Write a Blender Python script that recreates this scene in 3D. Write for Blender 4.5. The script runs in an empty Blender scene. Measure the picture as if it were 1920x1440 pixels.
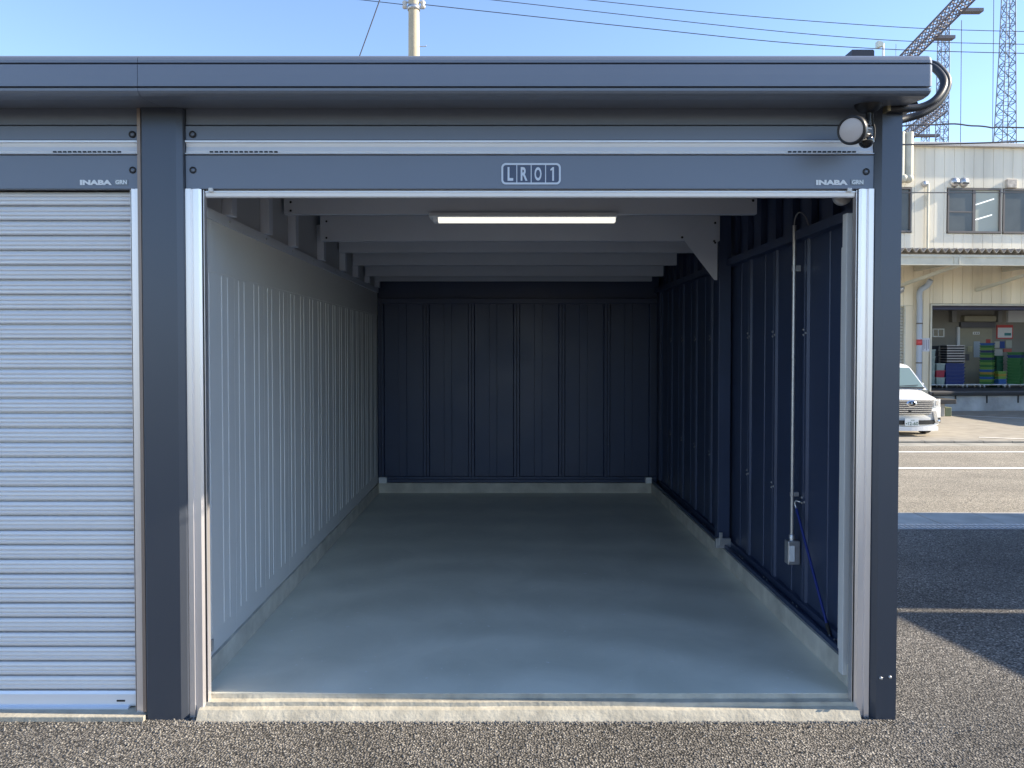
import bpy, bmesh, math, random
from mathutils import Matrix, Vector
random.seed(7)
S = bpy.context.scene
C = S.collection
R = math.radians

# ------------------------------------------------------------------ camera, sky, sun, exposure
F_PX, CX, CY, PITCH, CAM_H = 1442.0, 949.0, 688.0, R(1.3), 1.668
cam_d = bpy.data.cameras.new('camera'); cam = bpy.data.objects.new('camera', cam_d); C.objects.link(cam)
cam.location = (0, 0, CAM_H); cam.rotation_euler = (R(90) - PITCH, 0, 0)
cam_d.sensor_width = 36; cam_d.lens = F_PX / 1920 * 36
cam_d.shift_x = (960 - CX) / 1920; cam_d.shift_y = -(720 - CY) / 1920
cam_d.clip_start = 0.05; cam_d.clip_end = 6000
S.camera = cam
SUN_EL, SUN_AZ = R(29), R(1.6)                 # azimuth: to the right, slightly to the camera's side of the front
w = bpy.data.worlds.new('World'); S.world = w; w.use_nodes = True
nt = w.node_tree; bg = nt.nodes['Background']
sky = nt.nodes.new('ShaderNodeTexSky'); sky.sky_type = 'NISHITA'; sky.sun_disc = False
sky.sun_elevation = SUN_EL; sky.sun_rotation = R(90) + SUN_AZ
sky.altitude = 0; sky.air_density = 1.0; sky.dust_density = 0.0; sky.ozone_density = 3.0
tn = nt.nodes.new('ShaderNodeMix'); tn.data_type = 'RGBA'; tn.blend_type = 'MULTIPLY'; tn.inputs[0].default_value = 1.0
tn.inputs[7].default_value = (0.97, 0.93, 0.96, 1)          # camera white balance, the same over the whole sky
nt.links.new(sky.outputs[0], tn.inputs[6]); nt.links.new(tn.outputs[2], bg.inputs[0]); bg.inputs[1].default_value = 0.108
sd = bpy.data.lights.new('sun', 'SUN'); sd.energy = 3.9; sd.angle = R(0.53); sd.color = (1.0, 0.88, 0.70)
sun = bpy.data.objects.new('sun', sd); C.objects.link(sun)
to_sun = Vector((math.cos(SUN_EL) * math.cos(SUN_AZ), -math.cos(SUN_EL) * math.sin(SUN_AZ), math.sin(SUN_EL)))
sun.rotation_euler = to_sun.to_track_quat('Z', 'Y').to_euler(); sun.location = to_sun * 60
S.view_settings.view_transform = 'Standard'; S.view_settings.look = 'None'
S.view_settings.exposure = 1.6; S.view_settings.gamma = 1.0; S.view_settings.use_curve_mapping = False

# ------------------------------------------------------------------ helpers
_ct, _st = math.cos(PITCH), math.sin(PITCH)
def at(px, py, Y):
    """world point at depth plane Y seen at photo pixel (used only to read sizes off the photograph)"""
    a, b = (px - CX) / F_PX, (CY - py) / F_PX
    dy, dz = _ct + b * _st, b * _ct - _st
    t = Y / dy
    return Vector((a * t, Y, CAM_H + dz * t))
def gz(Y):
    return 0.0 if Y <= 7.3 else (-0.3 * (Y - 7.3) / 9.7 if Y < 17 else -0.3)

def lin(c):
    return tuple((x / 12.92 if x <= 0.04045 else ((x + 0.055) / 1.055) ** 2.4) for x in c)
MATS = {}
def mat(name, col, rough=0.5, metal=0.0, var=0.0, vscale=3.0, bump=0.0, bscale=40.0, spec=0.5, rvar=0.0,
        emit=None, estr=0.0, trans=0.0, alpha=1.0, stretch=(1, 1, 1), rand=0.0, wave=0.0):
    if name in MATS: return MATS[name]
    m = bpy.data.materials.new(name); m.use_nodes = True; MATS[name] = m
    n = m.node_tree; p = n.nodes['Principled BSDF']; L = n.links
    p.inputs['Base Color'].default_value = (*col, 1); p.inputs['Roughness'].default_value = rough
    p.inputs['Metallic'].default_value = metal; p.inputs['Specular IOR Level'].default_value = spec
    p.inputs['Transmission Weight'].default_value = trans; p.inputs['Alpha'].default_value = alpha
    if emit: p.inputs['Emission Color'].default_value = (*emit, 1); p.inputs['Emission Strength'].default_value = estr
    if var or bump or rvar or wave:
        g = n.nodes.new('ShaderNodeNewGeometry'); mp = n.nodes.new('ShaderNodeMapping'); mp.inputs['Scale'].default_value = stretch
        L.new(g.outputs['Position'], mp.inputs['Vector'])
    if var or rvar or rand:
        if var or rvar:
            t = n.nodes.new('ShaderNodeTexNoise'); t.inputs['Scale'].default_value = vscale; t.inputs['Detail'].default_value = 4; t.inputs['Roughness'].default_value = 0.55
            L.new(mp.outputs[0], t.inputs['Vector'])
        if var or rand:
            h = n.nodes.new('ShaderNodeHueSaturation'); h.inputs['Color'].default_value = (*col, 1)
            mr = n.nodes.new('ShaderNodeMapRange'); mr.inputs[1].default_value = 0.0; mr.inputs[2].default_value = 1.0
            mr.inputs[3].default_value = 1 - 2 * var; mr.inputs[4].default_value = 1 + 2 * var
            if var: L.new(t.outputs['Fac'], mr.inputs[0])
            else: mr.inputs[0].default_value = 0.5
            if rand:
                oi = n.nodes.new('ShaderNodeObjectInfo'); mm = n.nodes.new('ShaderNodeMapRange'); mm.inputs[3].default_value = 1 - rand; mm.inputs[4].default_value = 1 + rand
                L.new(oi.outputs['Random'], mm.inputs[0]); mu = n.nodes.new('ShaderNodeMath'); mu.operation = 'MULTIPLY'
                L.new(mr.outputs[0], mu.inputs[0]); L.new(mm.outputs[0], mu.inputs[1]); L.new(mu.outputs[0], h.inputs['Value'])
            else: L.new(mr.outputs[0], h.inputs['Value'])
            L.new(h.outputs[0], p.inputs['Base Color'])
        if rvar:
            m2 = n.nodes.new('ShaderNodeMapRange'); m2.inputs[1].default_value = 0.0; m2.inputs[2].default_value = 1.0
            m2.inputs[3].default_value = max(rough - 2 * rvar, 0.02); m2.inputs[4].default_value = min(rough + 2 * rvar, 1)
            L.new(t.outputs['Fac'], m2.inputs[0]); L.new(m2.outputs[0], p.inputs['Roughness'])
    last = None
    if wave:
        t3 = n.nodes.new('ShaderNodeTexNoise'); t3.inputs['Scale'].default_value = 2.2; t3.inputs['Detail'].default_value = 1
        L.new(mp.outputs[0], t3.inputs['Vector']); b3 = n.nodes.new('ShaderNodeBump'); b3.inputs['Strength'].default_value = 1; b3.inputs['Distance'].default_value = wave
        L.new(t3.outputs['Fac'], b3.inputs['Height']); L.new(b3.outputs[0], p.inputs['Normal']); last = b3
    if bump:
        t2 = n.nodes.new('ShaderNodeTexNoise'); t2.inputs['Scale'].default_value = bscale; t2.inputs['Detail'].default_value = 5
        L.new(mp.outputs[0], t2.inputs['Vector']); b = n.nodes.new('ShaderNodeBump'); b.inputs['Strength'].default_value = 1.0; b.inputs['Distance'].default_value = bump
        L.new(t2.outputs['Fac'], b.inputs['Height']); L.new(b.outputs[0], p.inputs['Normal'])
        if last: L.new(last.outputs[0], b.inputs['Normal'])
    return m

def asphalt(name, tones, scale, depth, patch=0.25, gap=0.35):
    """coarse asphalt: stone chips as cells, each with its own tone and height, dark binder in the gaps"""
    m = bpy.data.materials.new(name); m.use_nodes = True; n = m.node_tree; p = n.nodes['Principled BSDF']; L = n.links
    g = n.nodes.new('ShaderNodeNewGeometry'); tc = g.outputs['Position']
    wn = n.nodes.new('ShaderNodeTexNoise'); wn.inputs['Scale'].default_value = scale * 1.3; wn.inputs['Detail'].default_value = 2; L.new(tc, wn.inputs['Vector'])
    wa = n.nodes.new('ShaderNodeVectorMath'); wa.operation = 'MULTIPLY_ADD'; wa.inputs[1].default_value = (0.7 / scale,) * 3
    L.new(wn.outputs['Color'], wa.inputs[0]); L.new(tc, wa.inputs[2])
    v = n.nodes.new('ShaderNodeTexVoronoi'); v.inputs['Scale'].default_value = scale; L.new(wa.outputs[0], v.inputs['Vector'])
    sx = n.nodes.new('ShaderNodeSeparateColor'); L.new(v.outputs['Color'], sx.inputs[0])
    cr = n.nodes.new('ShaderNodeValToRGB'); els = cr.color_ramp.elements
    els[0].color = (*tones[0], 1); els[1].color = (*tones[-1], 1)
    for i, t in enumerate(tones[1:-1]):
        e = els.new((i + 1) / (len(tones) - 1)); e.color = (*t, 1)
    L.new(sx.outputs[0], cr.inputs[0])
    mr = n.nodes.new('ShaderNodeMapRange'); mr.inputs[1].default_value = gap; mr.inputs[2].default_value = 0.75; mr.inputs[3].default_value = 1; mr.inputs[4].default_value = 0.3
    L.new(v.outputs['Distance'], mr.inputs[0])
    big = n.nodes.new('ShaderNodeTexNoise'); big.inputs['Scale'].default_value = 1.1; big.inputs['Detail'].default_value = 6; L.new(tc, big.inputs['Vector'])
    bm_ = n.nodes.new('ShaderNodeMapRange'); bm_.inputs[1].default_value = 0.3; bm_.inputs[2].default_value = 0.7; bm_.inputs[3].default_value = 1 - patch; bm_.inputs[4].default_value = 1 + patch
    L.new(big.outputs['Fac'], bm_.inputs[0])
    mu = n.nodes.new('ShaderNodeMath'); mu.operation = 'MULTIPLY'; L.new(mr.outputs[0], mu.inputs[0]); L.new(bm_.outputs[0], mu.inputs[1])
    h = n.nodes.new('ShaderNodeHueSaturation'); L.new(cr.outputs[0], h.inputs['Color']); L.new(mu.outputs[0], h.inputs['Value'])
    L.new(h.outputs[0], p.inputs['Base Color']); p.inputs['Roughness'].default_value = 0.8; p.inputs['Specular IOR Level'].default_value = 0.35
    ht = n.nodes.new('ShaderNodeMath'); ht.operation = 'MULTIPLY_ADD'; L.new(sx.outputs[1], ht.inputs[0]); ht.inputs[1].default_value = 0.7
    iv = n.nodes.new('ShaderNodeMath'); iv.operation = 'MULTIPLY'; iv.inputs[1].default_value = -1.6; L.new(v.outputs['Distance'], iv.inputs[0]); L.new(iv.outputs[0], ht.inputs[2])
    b = n.nodes.new('ShaderNodeBump'); b.inputs['Distance'].default_value = depth; b.inputs['Strength'].default_value = 1; L.new(ht.outputs[0], b.inputs['Height']); L.new(b.outputs[0], p.inputs['Normal'])
    MATS[name] = m
    return m

class MB:
    def __init__(s): s.v, s.f, s.mi, s.sm = [], [], [], []
    def add(s, vs, fs, smooth=False, mi=0):
        o = len(s.v); s.v += [tuple(x) for x in vs]
        for f in fs: s.f.append(tuple(i + o for i in f)); s.sm.append(smooth); s.mi.append(mi)
        return s
    def box(s, x0, x1, y0, y1, z0, z1, bev=0.0, mi=0):
        if bev:
            bm = bmesh.new(); bmesh.ops.create_cube(bm, size=1)
            for v in bm.verts: v.co = ((x0 + x1) / 2 + v.co.x * (x1 - x0), (y0 + y1) / 2 + v.co.y * (y1 - y0), (z0 + z1) / 2 + v.co.z * (z1 - z0))
            bmesh.ops.bevel(bm, geom=bm.edges[:], offset=bev, segments=2, affect='EDGES', profile=0.5)
            bm.verts.index_update()
            s.add([v.co[:] for v in bm.verts], [[v.index for v in f.verts] for f in bm.faces], mi=mi); bm.free(); return s
        vs = [(x, y, z) for z in (z0, z1) for y in (y0, y1) for x in (x0, x1)]
        return s.add(vs, [(0, 2, 3, 1), (4, 5, 7, 6), (0, 1, 5, 4), (2, 6, 7, 3), (0, 4, 6, 2), (1, 3, 7, 5)], mi=mi)
    def quad(s, a, b, c, d): return s.add([a, b, c, d], [(0, 1, 2, 3)])
    def extrude(s, prof, fn, t0, t1, caps=True, smooth=False):
        """closed profile [(a,b)], fn(a,b,t)->xyz"""
        n = len(prof); vs = [fn(a, b, t0) for a, b in prof] + [fn(a, b, t1) for a, b in prof]
        fs = [(i, (i + 1) % n, n + (i + 1) % n, n + i) for i in range(n)]
        if caps: fs += [tuple(range(n))[::-1], tuple(range(n, 2 * n))]
        return s.add(vs, fs, smooth)
    def sheet(s, line, fn, ts, smooth=False):
        n = len(line); vs = [fn(a, b, t) for t in ts for a, b in line]
        return s.add(vs, [(k * n + i, k * n + i + 1, (k + 1) * n + i + 1, (k + 1) * n + i) for k in range(len(ts) - 1) for i in range(n - 1)], smooth)
    def tube(s, pts, r, seg=8, caps=True, smooth=True):
        pts = [Vector(p) for p in pts]; n = len(pts); rr = r if isinstance(r, (list, tuple)) else [r] * n
        up = None; vs = []
        for i, p in enumerate(pts):
            d = (pts[min(i + 1, n - 1)] - pts[max(i - 1, 0)]).normalized()
            if up is None: up = d.orthogonal().normalized()
            up = (up - d * up.dot(d)).normalized(); sd_ = d.cross(up)
            for k in range(seg):
                a = 2 * math.pi * k / seg; vs.append(p + (up * math.cos(a) + sd_ * math.sin(a)) * rr[i])
        fs = [(i * seg + k, i * seg + (k + 1) % seg, (i + 1) * seg + (k + 1) % seg, (i + 1) * seg + k) for i in range(n - 1) for k in range(seg)]
        s.add(vs, fs, smooth)
        if caps: s.add(vs[:seg], [tuple(range(seg))[::-1]]); s.add(vs[-seg:], [tuple(range(seg))])
        return s
    def bar(s, a, b, w_, h_=None):
        a, b = Vector(a), Vector(b); d = (b - a).normalized(); u = d.orthogonal().normalized()
        if abs(d.z) < 0.99: u = d.cross(Vector((0, 0, 1))).normalized()
        v = d.cross(u); w_ /= 2; h_ = (h_ or w_ * 2) / 2
        vs = [p + u * x * w_ + v * y * h_ for p in (a, b) for x, y in ((-1, -1), (1, -1), (1, 1), (-1, 1))]
        return s.add(vs, [(0, 1, 2, 3), (7, 6, 5, 4), (0, 4, 5, 1), (1, 5, 6, 2), (2, 6, 7, 3), (3, 7, 4, 0)])
    def lathe(s, prof, o, axis, seg=24, smooth=True):
        """prof [(r, h)] along axis from o"""
        o = Vector(o); ax = Vector(axis).normalized(); u = ax.orthogonal().normalized(); v = ax.cross(u); n = len(prof); vs = []
        for r, h in prof:
            for k in range(seg):
                a = 2 * math.pi * k / seg; vs.append(o + ax * h + (u * math.cos(a) + v * math.sin(a)) * max(r, 1e-5))
        fs = [(i * seg + k, i * seg + (k + 1) % seg, (i + 1) * seg + (k + 1) % seg, (i + 1) * seg + k) for i in range(n - 1) for k in range(seg)]
        return s.add(vs, fs, smooth)
    def mesh(s, name, m, center=None):
        if center is None:
            xs = [v[0] for v in s.v]; ys = [v[1] for v in s.v]; zs = [v[2] for v in s.v]
            center = Vector(((min(xs) + max(xs)) / 2, (min(ys) + max(ys)) / 2, min(zs)))
        me = bpy.data.meshes.new(name); me.from_pydata([Vector(v) - center for v in s.v], [], s.f); me.update()
        for p, k, q in zip(me.polygons, s.sm, s.mi): p.use_smooth = k; p.material_index = q
        bm = bmesh.new(); bm.from_mesh(me); bmesh.ops.recalc_face_normals(bm, faces=bm.faces[:]); bm.to_mesh(me); bm.free()
        for x in (m if isinstance(m, (list, tuple)) else [m]): me.materials.append(x)
        return me, center
    def build(s, name, m, parent=None):
        me, c = s.mesh(name, m); return place(name, me, c, parent)
def smooth_path(pts, n=6):
    pts = [Vector(p) for p in pts]; P = [pts[0]] + pts + [pts[-1]]; out = []
    for i in range(1, len(P) - 2):
        for j in range(n):
            t = j / n; a, b, c, d = P[i - 1], P[i], P[i + 1], P[i + 2]
            out.append(0.5 * ((2 * b) + (c - a) * t + (2 * a - 5 * b + 4 * c - d) * t * t + (3 * b - a - 3 * c + d) * t ** 3))
    return out + [pts[-1]]
WM = {}
def place(name, me, loc, parent=None, rot=None):
    o = bpy.data.objects.new(name, me); C.objects.link(o); o.location = loc
    M = Matrix.Translation(Vector(loc))
    if rot: o.rotation_euler = rot; M = M @ o.rotation_euler.to_matrix().to_4x4()
    WM[o.name] = M
    if parent is not None: o.parent = parent; o.matrix_parent_inverse = WM[parent.name].inverted()
    return o
def thing(name, label, cat, loc, group=None): 
    o = bpy.data.objects.new(name, None); C.objects.link(o); o.location = loc; o.empty_display_size = 0.1
    WM[o.name] = Matrix.Translation(Vector(loc)); return tag(o, label, cat, group)
def tag(o, label, cat, group=None):
    o['label'] = label; o['category'] = cat
    if group: o['group'] = group
    return o
def struct(o): o['kind'] = 'structure'; return o
def text_mb(txt, w_, h_, x, y, z, depth=0.002, off=0.0, slant=0.0):
    """letters standing in the XZ plane, facing -Y, filling a box w_ x h_ with its lower left corner at x, z"""
    cu = bpy.data.curves.new('t', 'FONT'); cu.body = txt; cu.offset = off; cu.resolution_u = 3
    o = bpy.data.objects.new('t', cu); C.objects.link(o); dg = bpy.context.evaluated_depsgraph_get(); dg.update()
    me = bpy.data.meshes.new_from_object(o.evaluated_get(dg)); vs = [v.co.copy() for v in me.vertices]; fs = [tuple(p.vertices) for p in me.polygons]
    bpy.data.objects.remove(o); bpy.data.curves.remove(cu); bpy.data.meshes.remove(me)
    x0 = min(v.x for v in vs); x1 = max(v.x for v in vs); y0 = min(v.y for v in vs); y1 = max(v.y for v in vs)
    k = MB(); k.add([(x + (v.x - x0) / (x1 - x0) * w_ + slant * (v.y - y0), y, z + (v.y - y0) / (y1 - y0) * h_) for v in vs], fs); return k

# ------------------------------------------------------------------ materials
M_DARK = mat('gunmetal_paint', (0.165, 0.190, 0.238), 0.40, 0.3, var=0.03, vscale=1.2, wave=0.001)
M_POST = mat('post_paint', (0.078, 0.09, 0.116), 0.32, 0.45, var=0.03, vscale=1.2, wave=0.0007)
M_NAVY = mat('navy_panel_paint', (0.040, 0.060, 0.120), 0.42, 0.15, var=0.12, vscale=2.0, rvar=0.08, wave=0.003)
M_LGREY = mat('light_grey_panel', (0.67, 0.67, 0.66), 0.45, 0.0, var=0.04, vscale=1.2, rvar=0.06, wave=0.002)
M_BEAM = mat('grey_steel_beam', (0.58, 0.61, 0.68), 0.5, 0.0, var=0.06, vscale=2)
M_ALU = mat('aluminium', (0.80, 0.76, 0.76), 0.32, 0.75, var=0.05, vscale=2, stretch=(1, 1, 0.1), rvar=0.06)  # warm reflection of sunlit surroundings tinted into the base colour
M_ALUH = mat('aluminium_strip', (0.80, 0.83, 0.88), 0.32, 0.35, var=0.04, vscale=2, stretch=(0.1, 1, 1))
M_SHUT = mat('silver_shutter', (0.71, 0.705, 0.715), 0.42, 0.2, var=0.03, vscale=0.8, rand=0.015)
M_BLACK = mat('black_plastic', (0.012, 0.012, 0.014), 0.4)
M_RUBBER = mat('rubber', (0.02, 0.02, 0.02), 0.7)
M_WHITE = mat('white_paint', (0.78, 0.80, 0.82), 0.45, var=0.03)
M_PALE = mat('pale_print', (0.62, 0.68, 0.78), 0.5)
M_GALV = mat('galvanised_steel', (0.55, 0.56, 0.58), 0.38, 0.8, var=0.12, vscale=25)
M_CONC = mat('concrete', (0.38, 0.36, 0.32), 0.85, var=0.22, vscale=6, bump=0.0015, bscale=60)
M_FLOOR = None
# ------------------------------------------------------------------ ground
M_LOT = asphalt('porous_asphalt', [(0.048, 0.046, 0.043), (0.145, 0.136, 0.126), (0.25, 0.232, 0.21), (0.175, 0.165, 0.153), (0.46, 0.435, 0.395)], 98, 0.0095, 0.28)
M_ROAD = asphalt('worn_road_asphalt', [(0.25, 0.222, 0.172), (0.35, 0.312, 0.245), (0.42, 0.373, 0.297), (0.51, 0.46, 0.37)], 80, 0.003, 0.15)
M_APRON = mat('apron_asphalt', (0.30, 0.27, 0.22), 0.9, var=0.2, vscale=3, bump=0.002, bscale=90)
def strip(name, x0, x1, ys, off, m):
    k = MB(); k.sheet([(x0, 0), (x1, 0)], lambda a, b, t: (a, t, gz(t) + off), ys); return struct(k.build(name, m))
strip('ground', -900, 900, [-600, 0, 7.3, 17, 40, 200, 3000], -0.03, mat('ground_earth', (0.16, 0.15, 0.13), 0.95, var=0.2))
strip('parking_lot', -22, 24, [-25, 0, 3.2, 7.1], 0.0, M_LOT)
strip('road', -60, 60, [7.92, 12, 15.2], -0.002, M_ROAD)
strip('forecourt', -60, 60, [15.95, 17, 24.9], -0.006, M_APRON)
# drain channel between lot and road: concrete edge with steel grating
dr = struct(MB().box(-22, 24, 7.34, 7.905, -0.08, -0.02).build('gutter', M_CONC))
for i in range(12):
    MB().box(1.8 + i * 0.6, 2.392 + i * 0.6, 7.345, 7.90, -0.05, -0.012 + random.uniform(-0.002, 0.002), 0.005).build('gutter_slab', mat('gutter_concrete', (0.40, 0.385, 0.35), 0.9, var=0.25, vscale=4, rand=0.08), dr)
k = MB().box(-22, 24, 7.13, 7.33, -0.06, -0.004)
k.build('grating_frame', M_GALV, dr)
k = MB()
x = 1.9
while x < 9:
    for yy in (7.15, 7.24): k.box(x, x + 0.035, yy, yy + 0.07, -0.003, 0.004)
    x += 0.05
g = k.build('grating_bar', M_GALV, dr); g['kind'] = 'stuff'
M_LINE = mat('road_paint', (0.80, 0.78, 0.72), 0.7, var=0.15, vscale=8)
for y0, y1 in ((11.55, 11.70), (13.95, 14.1)):
    strip('lane_line', -60, 60, [y0, y1], 0.004, M_LINE)
# far kerb with gutter slabs
kb = thing('kerb', 'long pale concrete kerb along the far side of the road', 'kerb', (10, 15.5, gz(15.5)))
for i in range(16):
    MB().box(5 + i * 0.6 * 1.0, 5 + i * 0.6 + 0.592, 15.2, 15.75, -0.35, gz(15.5) + 0.003, 0.006).build('gutter_slab', mat('old_gutter', (0.33, 0.31, 0.26), 0.9, var=0.25, vscale=3), kb)
    MB().box(5 + i * 0.6, 5 + i * 0.6 + 0.592, 15.755, 15.95, -0.35, gz(15.8) + 0.05, 0.012).build('kerb_stone', mat('old_kerb', (0.27, 0.25, 0.21), 0.9, var=0.25, vscale=3), kb)
for (xa, ya, xb, yb) in ((10.6, 17.2, 12.6, 16.2), (11.6, 24.0, 18.0, 20.0)):
    d = Vector((xb - xa, yb - ya, 0)).normalized(); nn = Vector((-d.y, d.x, 0)) * 0.05
    k = MB(); k.quad(*[(p.x, p.y, gz(p.y) + 0.002) for p in (Vector((xa, ya, 0)) - nn, Vector((xb, yb, 0)) - nn, Vector((xb, yb, 0)) + nn, Vector((xa, ya, 0)) + nn)])
    struct(k.build('bay_line', M_LINE))

# ------------------------------------------------------------------ garage
XL, XR = -1.435, 1.645          # clear bay between posts
PL = -1.625                     # left edge of the shared post
X2 = -4.705                     # left end of the next bay
G = thing('storage_garage', 'gunmetal storage garage with open bay on the right and closed silver shutter', 'garage', (0, 6, 0))
# concrete floor, sill and upstand
def floor_mat():
    m = bpy.data.materials.new('coated_concrete_floor'); m.use_nodes = True; n = m.node_tree; p = n.nodes['Principled BSDF']; L = n.links
    g = n.nodes.new('ShaderNodeNewGeometry'); mp = n.nodes.new('ShaderNodeMapping'); mp.inputs['Location'].default_value = (-0.15, -2.6, 0); L.new(g.outputs['Position'], mp.inputs['Vector'])
    wv = n.nodes.new('ShaderNodeTexWave'); wv.wave_type = 'RINGS'; wv.rings_direction = 'Z'; wv.inputs['Scale'].default_value = 0.55; wv.inputs['Distortion'].default_value = 7; wv.inputs['Detail'].default_value = 3; wv.inputs['Detail Scale'].default_value = 0.7
    L.new(mp.outputs[0], wv.inputs['Vector'])
    t = n.nodes.new('ShaderNodeTexNoise'); t.inputs['Scale'].default_value = 2.3; t.inputs['Detail'].default_value = 6; t.inputs['Roughness'].default_value = 0.6; t.inputs['Distortion'].default_value = 0.6; L.new(g.outputs['Position'], t.inputs['Vector'])
    sp = n.nodes.new('ShaderNodeTexNoise'); sp.inputs['Scale'].default_value = 26; sp.inputs['Detail'].default_value = 2; L.new(g.outputs['Position'], sp.inputs['Vector'])
    mx = n.nodes.new('ShaderNodeMath'); mx.operation = 'MULTIPLY_ADD'; mx.inputs[1].default_value = 0.22; L.new(wv.outputs['Fac'], mx.inputs[0]); L.new(t.outputs['Fac'], mx.inputs[2])
    cr = n.nodes.new('ShaderNodeValToRGB'); e = cr.color_ramp.elements; e[0].position = 0.0; e[0].color = (0.53, 0.54, 0.45, 1); e[1].position = 1.0; e[1].color = (0.87, 0.86, 0.74, 1); L.new(mx.outputs[0], cr.inputs[0])
    st = n.nodes.new('ShaderNodeMapRange'); st.inputs[1].default_value = 0.70; st.inputs[2].default_value = 0.76; L.new(sp.outputs['Fac'], st.inputs[0])
    mc = n.nodes.new('ShaderNodeMix'); mc.data_type = 'RGBA'; mc.inputs[7].default_value = (0.85, 0.85, 0.82, 1); L.new(st.outputs[0], mc.inputs[0]); L.new(cr.outputs[0], mc.inputs[6]); L.new(mc.outputs[2], p.inputs['Base Color'])
    rr = n.nodes.new('ShaderNodeMapRange'); rr.inputs[1].default_value = 0.0; rr.inputs[2].default_value = 1.2; rr.inputs[3].default_value = 0.25; rr.inputs[4].default_value = 0.55; L.new(mx.outputs[0], rr.inputs[0]); L.new(rr.outputs[0], p.inputs['Roughness'])
    b = n.nodes.new('ShaderNodeBump'); b.inputs['Distance'].default_value = 0.002; L.new(t.outputs['Fac'], b.inputs['Height']); L.new(b.outputs[0], p.inputs['Normal'])
    return m
M_FLOOR = floor_mat()
FZ, TOPC = 0.086, 0.196
prof = [(8.46, FZ), (3.505, FZ), (3.497, 0.066), (3.463, 0.064), (3.459, 0.047), (3.433, 0.042), (3.418, 0.024), (3.403, 0.003), (3.392, -0.06), (8.46, -0.06)]
fl = struct(MB().extrude(prof[:2] + [(3.505, -0.06), (8.46, -0.06)], lambda a, b, t: (t, a, b), -1.41, 1.61).build('floor', M_FLOOR))
M_SILL = mat('sill_concrete', (0.41, 0.38, 0.31), 0.85, var=0.3, vscale=9, bump=0.004, bscale=45)
k = MB(); ts = [-1.388 + i * 0.0149 for i in range(201)]
random.seed(3)
def sill(a, b, t):
    j = (math.sin(t * 5.3) + math.sin(t * 13 + 1) * 0.6 + random.uniform(-.5, .5)) * 0.0010
    return (t, a + (j if a < 3.48 else j * 0.4), b + (0.6 * j if 0 < b < 0.08 else 0))
k.sheet([(3.504, FZ - 0.001)] + prof[2:9], sill, ts); k.build('door_sill', M_SILL, G)
curb = mat('upstand_concrete', (0.54, 0.52, 0.46), 0.85, var=0.3, vscale=5, bump=0.0015, bscale=50)
MB().box(-1.43, -1.40, 3.52, 8.45, 0.0, TOPC).build('concrete_upstand', curb, G)
MB().box(1.60, 1.74, 3.52, 8.45, 0.0, TOPC).build('concrete_upstand', curb, G)
MB().box(-1.43, 1.74, 8.45, 8.60, 0.0, TOPC - 0.001).build('concrete_upstand', curb, G)
# posts
def post(x0, x1, ch=0.028):
    pr = [(x0, 3.47), (x0 + 0.004, 3.435), (x0 + 0.012, 3.428), (x1 - ch, 3.428), (x1 - 0.004, 3.442), (x1, 3.45), (x1, 3.60), (x0, 3.60)]
    MB().extrude(pr, lambda a, b, t: (a, b, t), -0.02, 2.77).build('post', M_POST, G)
post(PL, XL)
post(X2 - 0.19, X2)
pr = [(XR, 3.46), (XR + 0.022, 3.430), (XR + 0.11, 3.428), (XR + 0.112, 3.60), (XR, 3.60)]
MB().extrude(pr, lambda a, b, t: (a, b, t), -0.02, 2.77).build('post', M_POST, G)
for px_, py_ in ((1651, 1271), (1668, 1269)):
    p = at(px_, py_, 3.428); MB().lathe([(0, -0.008), (0.006, -0.008), (0.007, -0.004), (0.007, 0)], p, (0, 1, 0), 10).build('bolt', M_GALV, G)
# trim on the left of the shared post, its warm reflection painted as tan
MB().box(PL - 0.016, PL - 0.001, 3.44, 3.47, 0.03, 2.76).build('post_trim', mat('tan_trim', (0.30, 0.235, 0.20), 0.4, 0.4), G)

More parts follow.
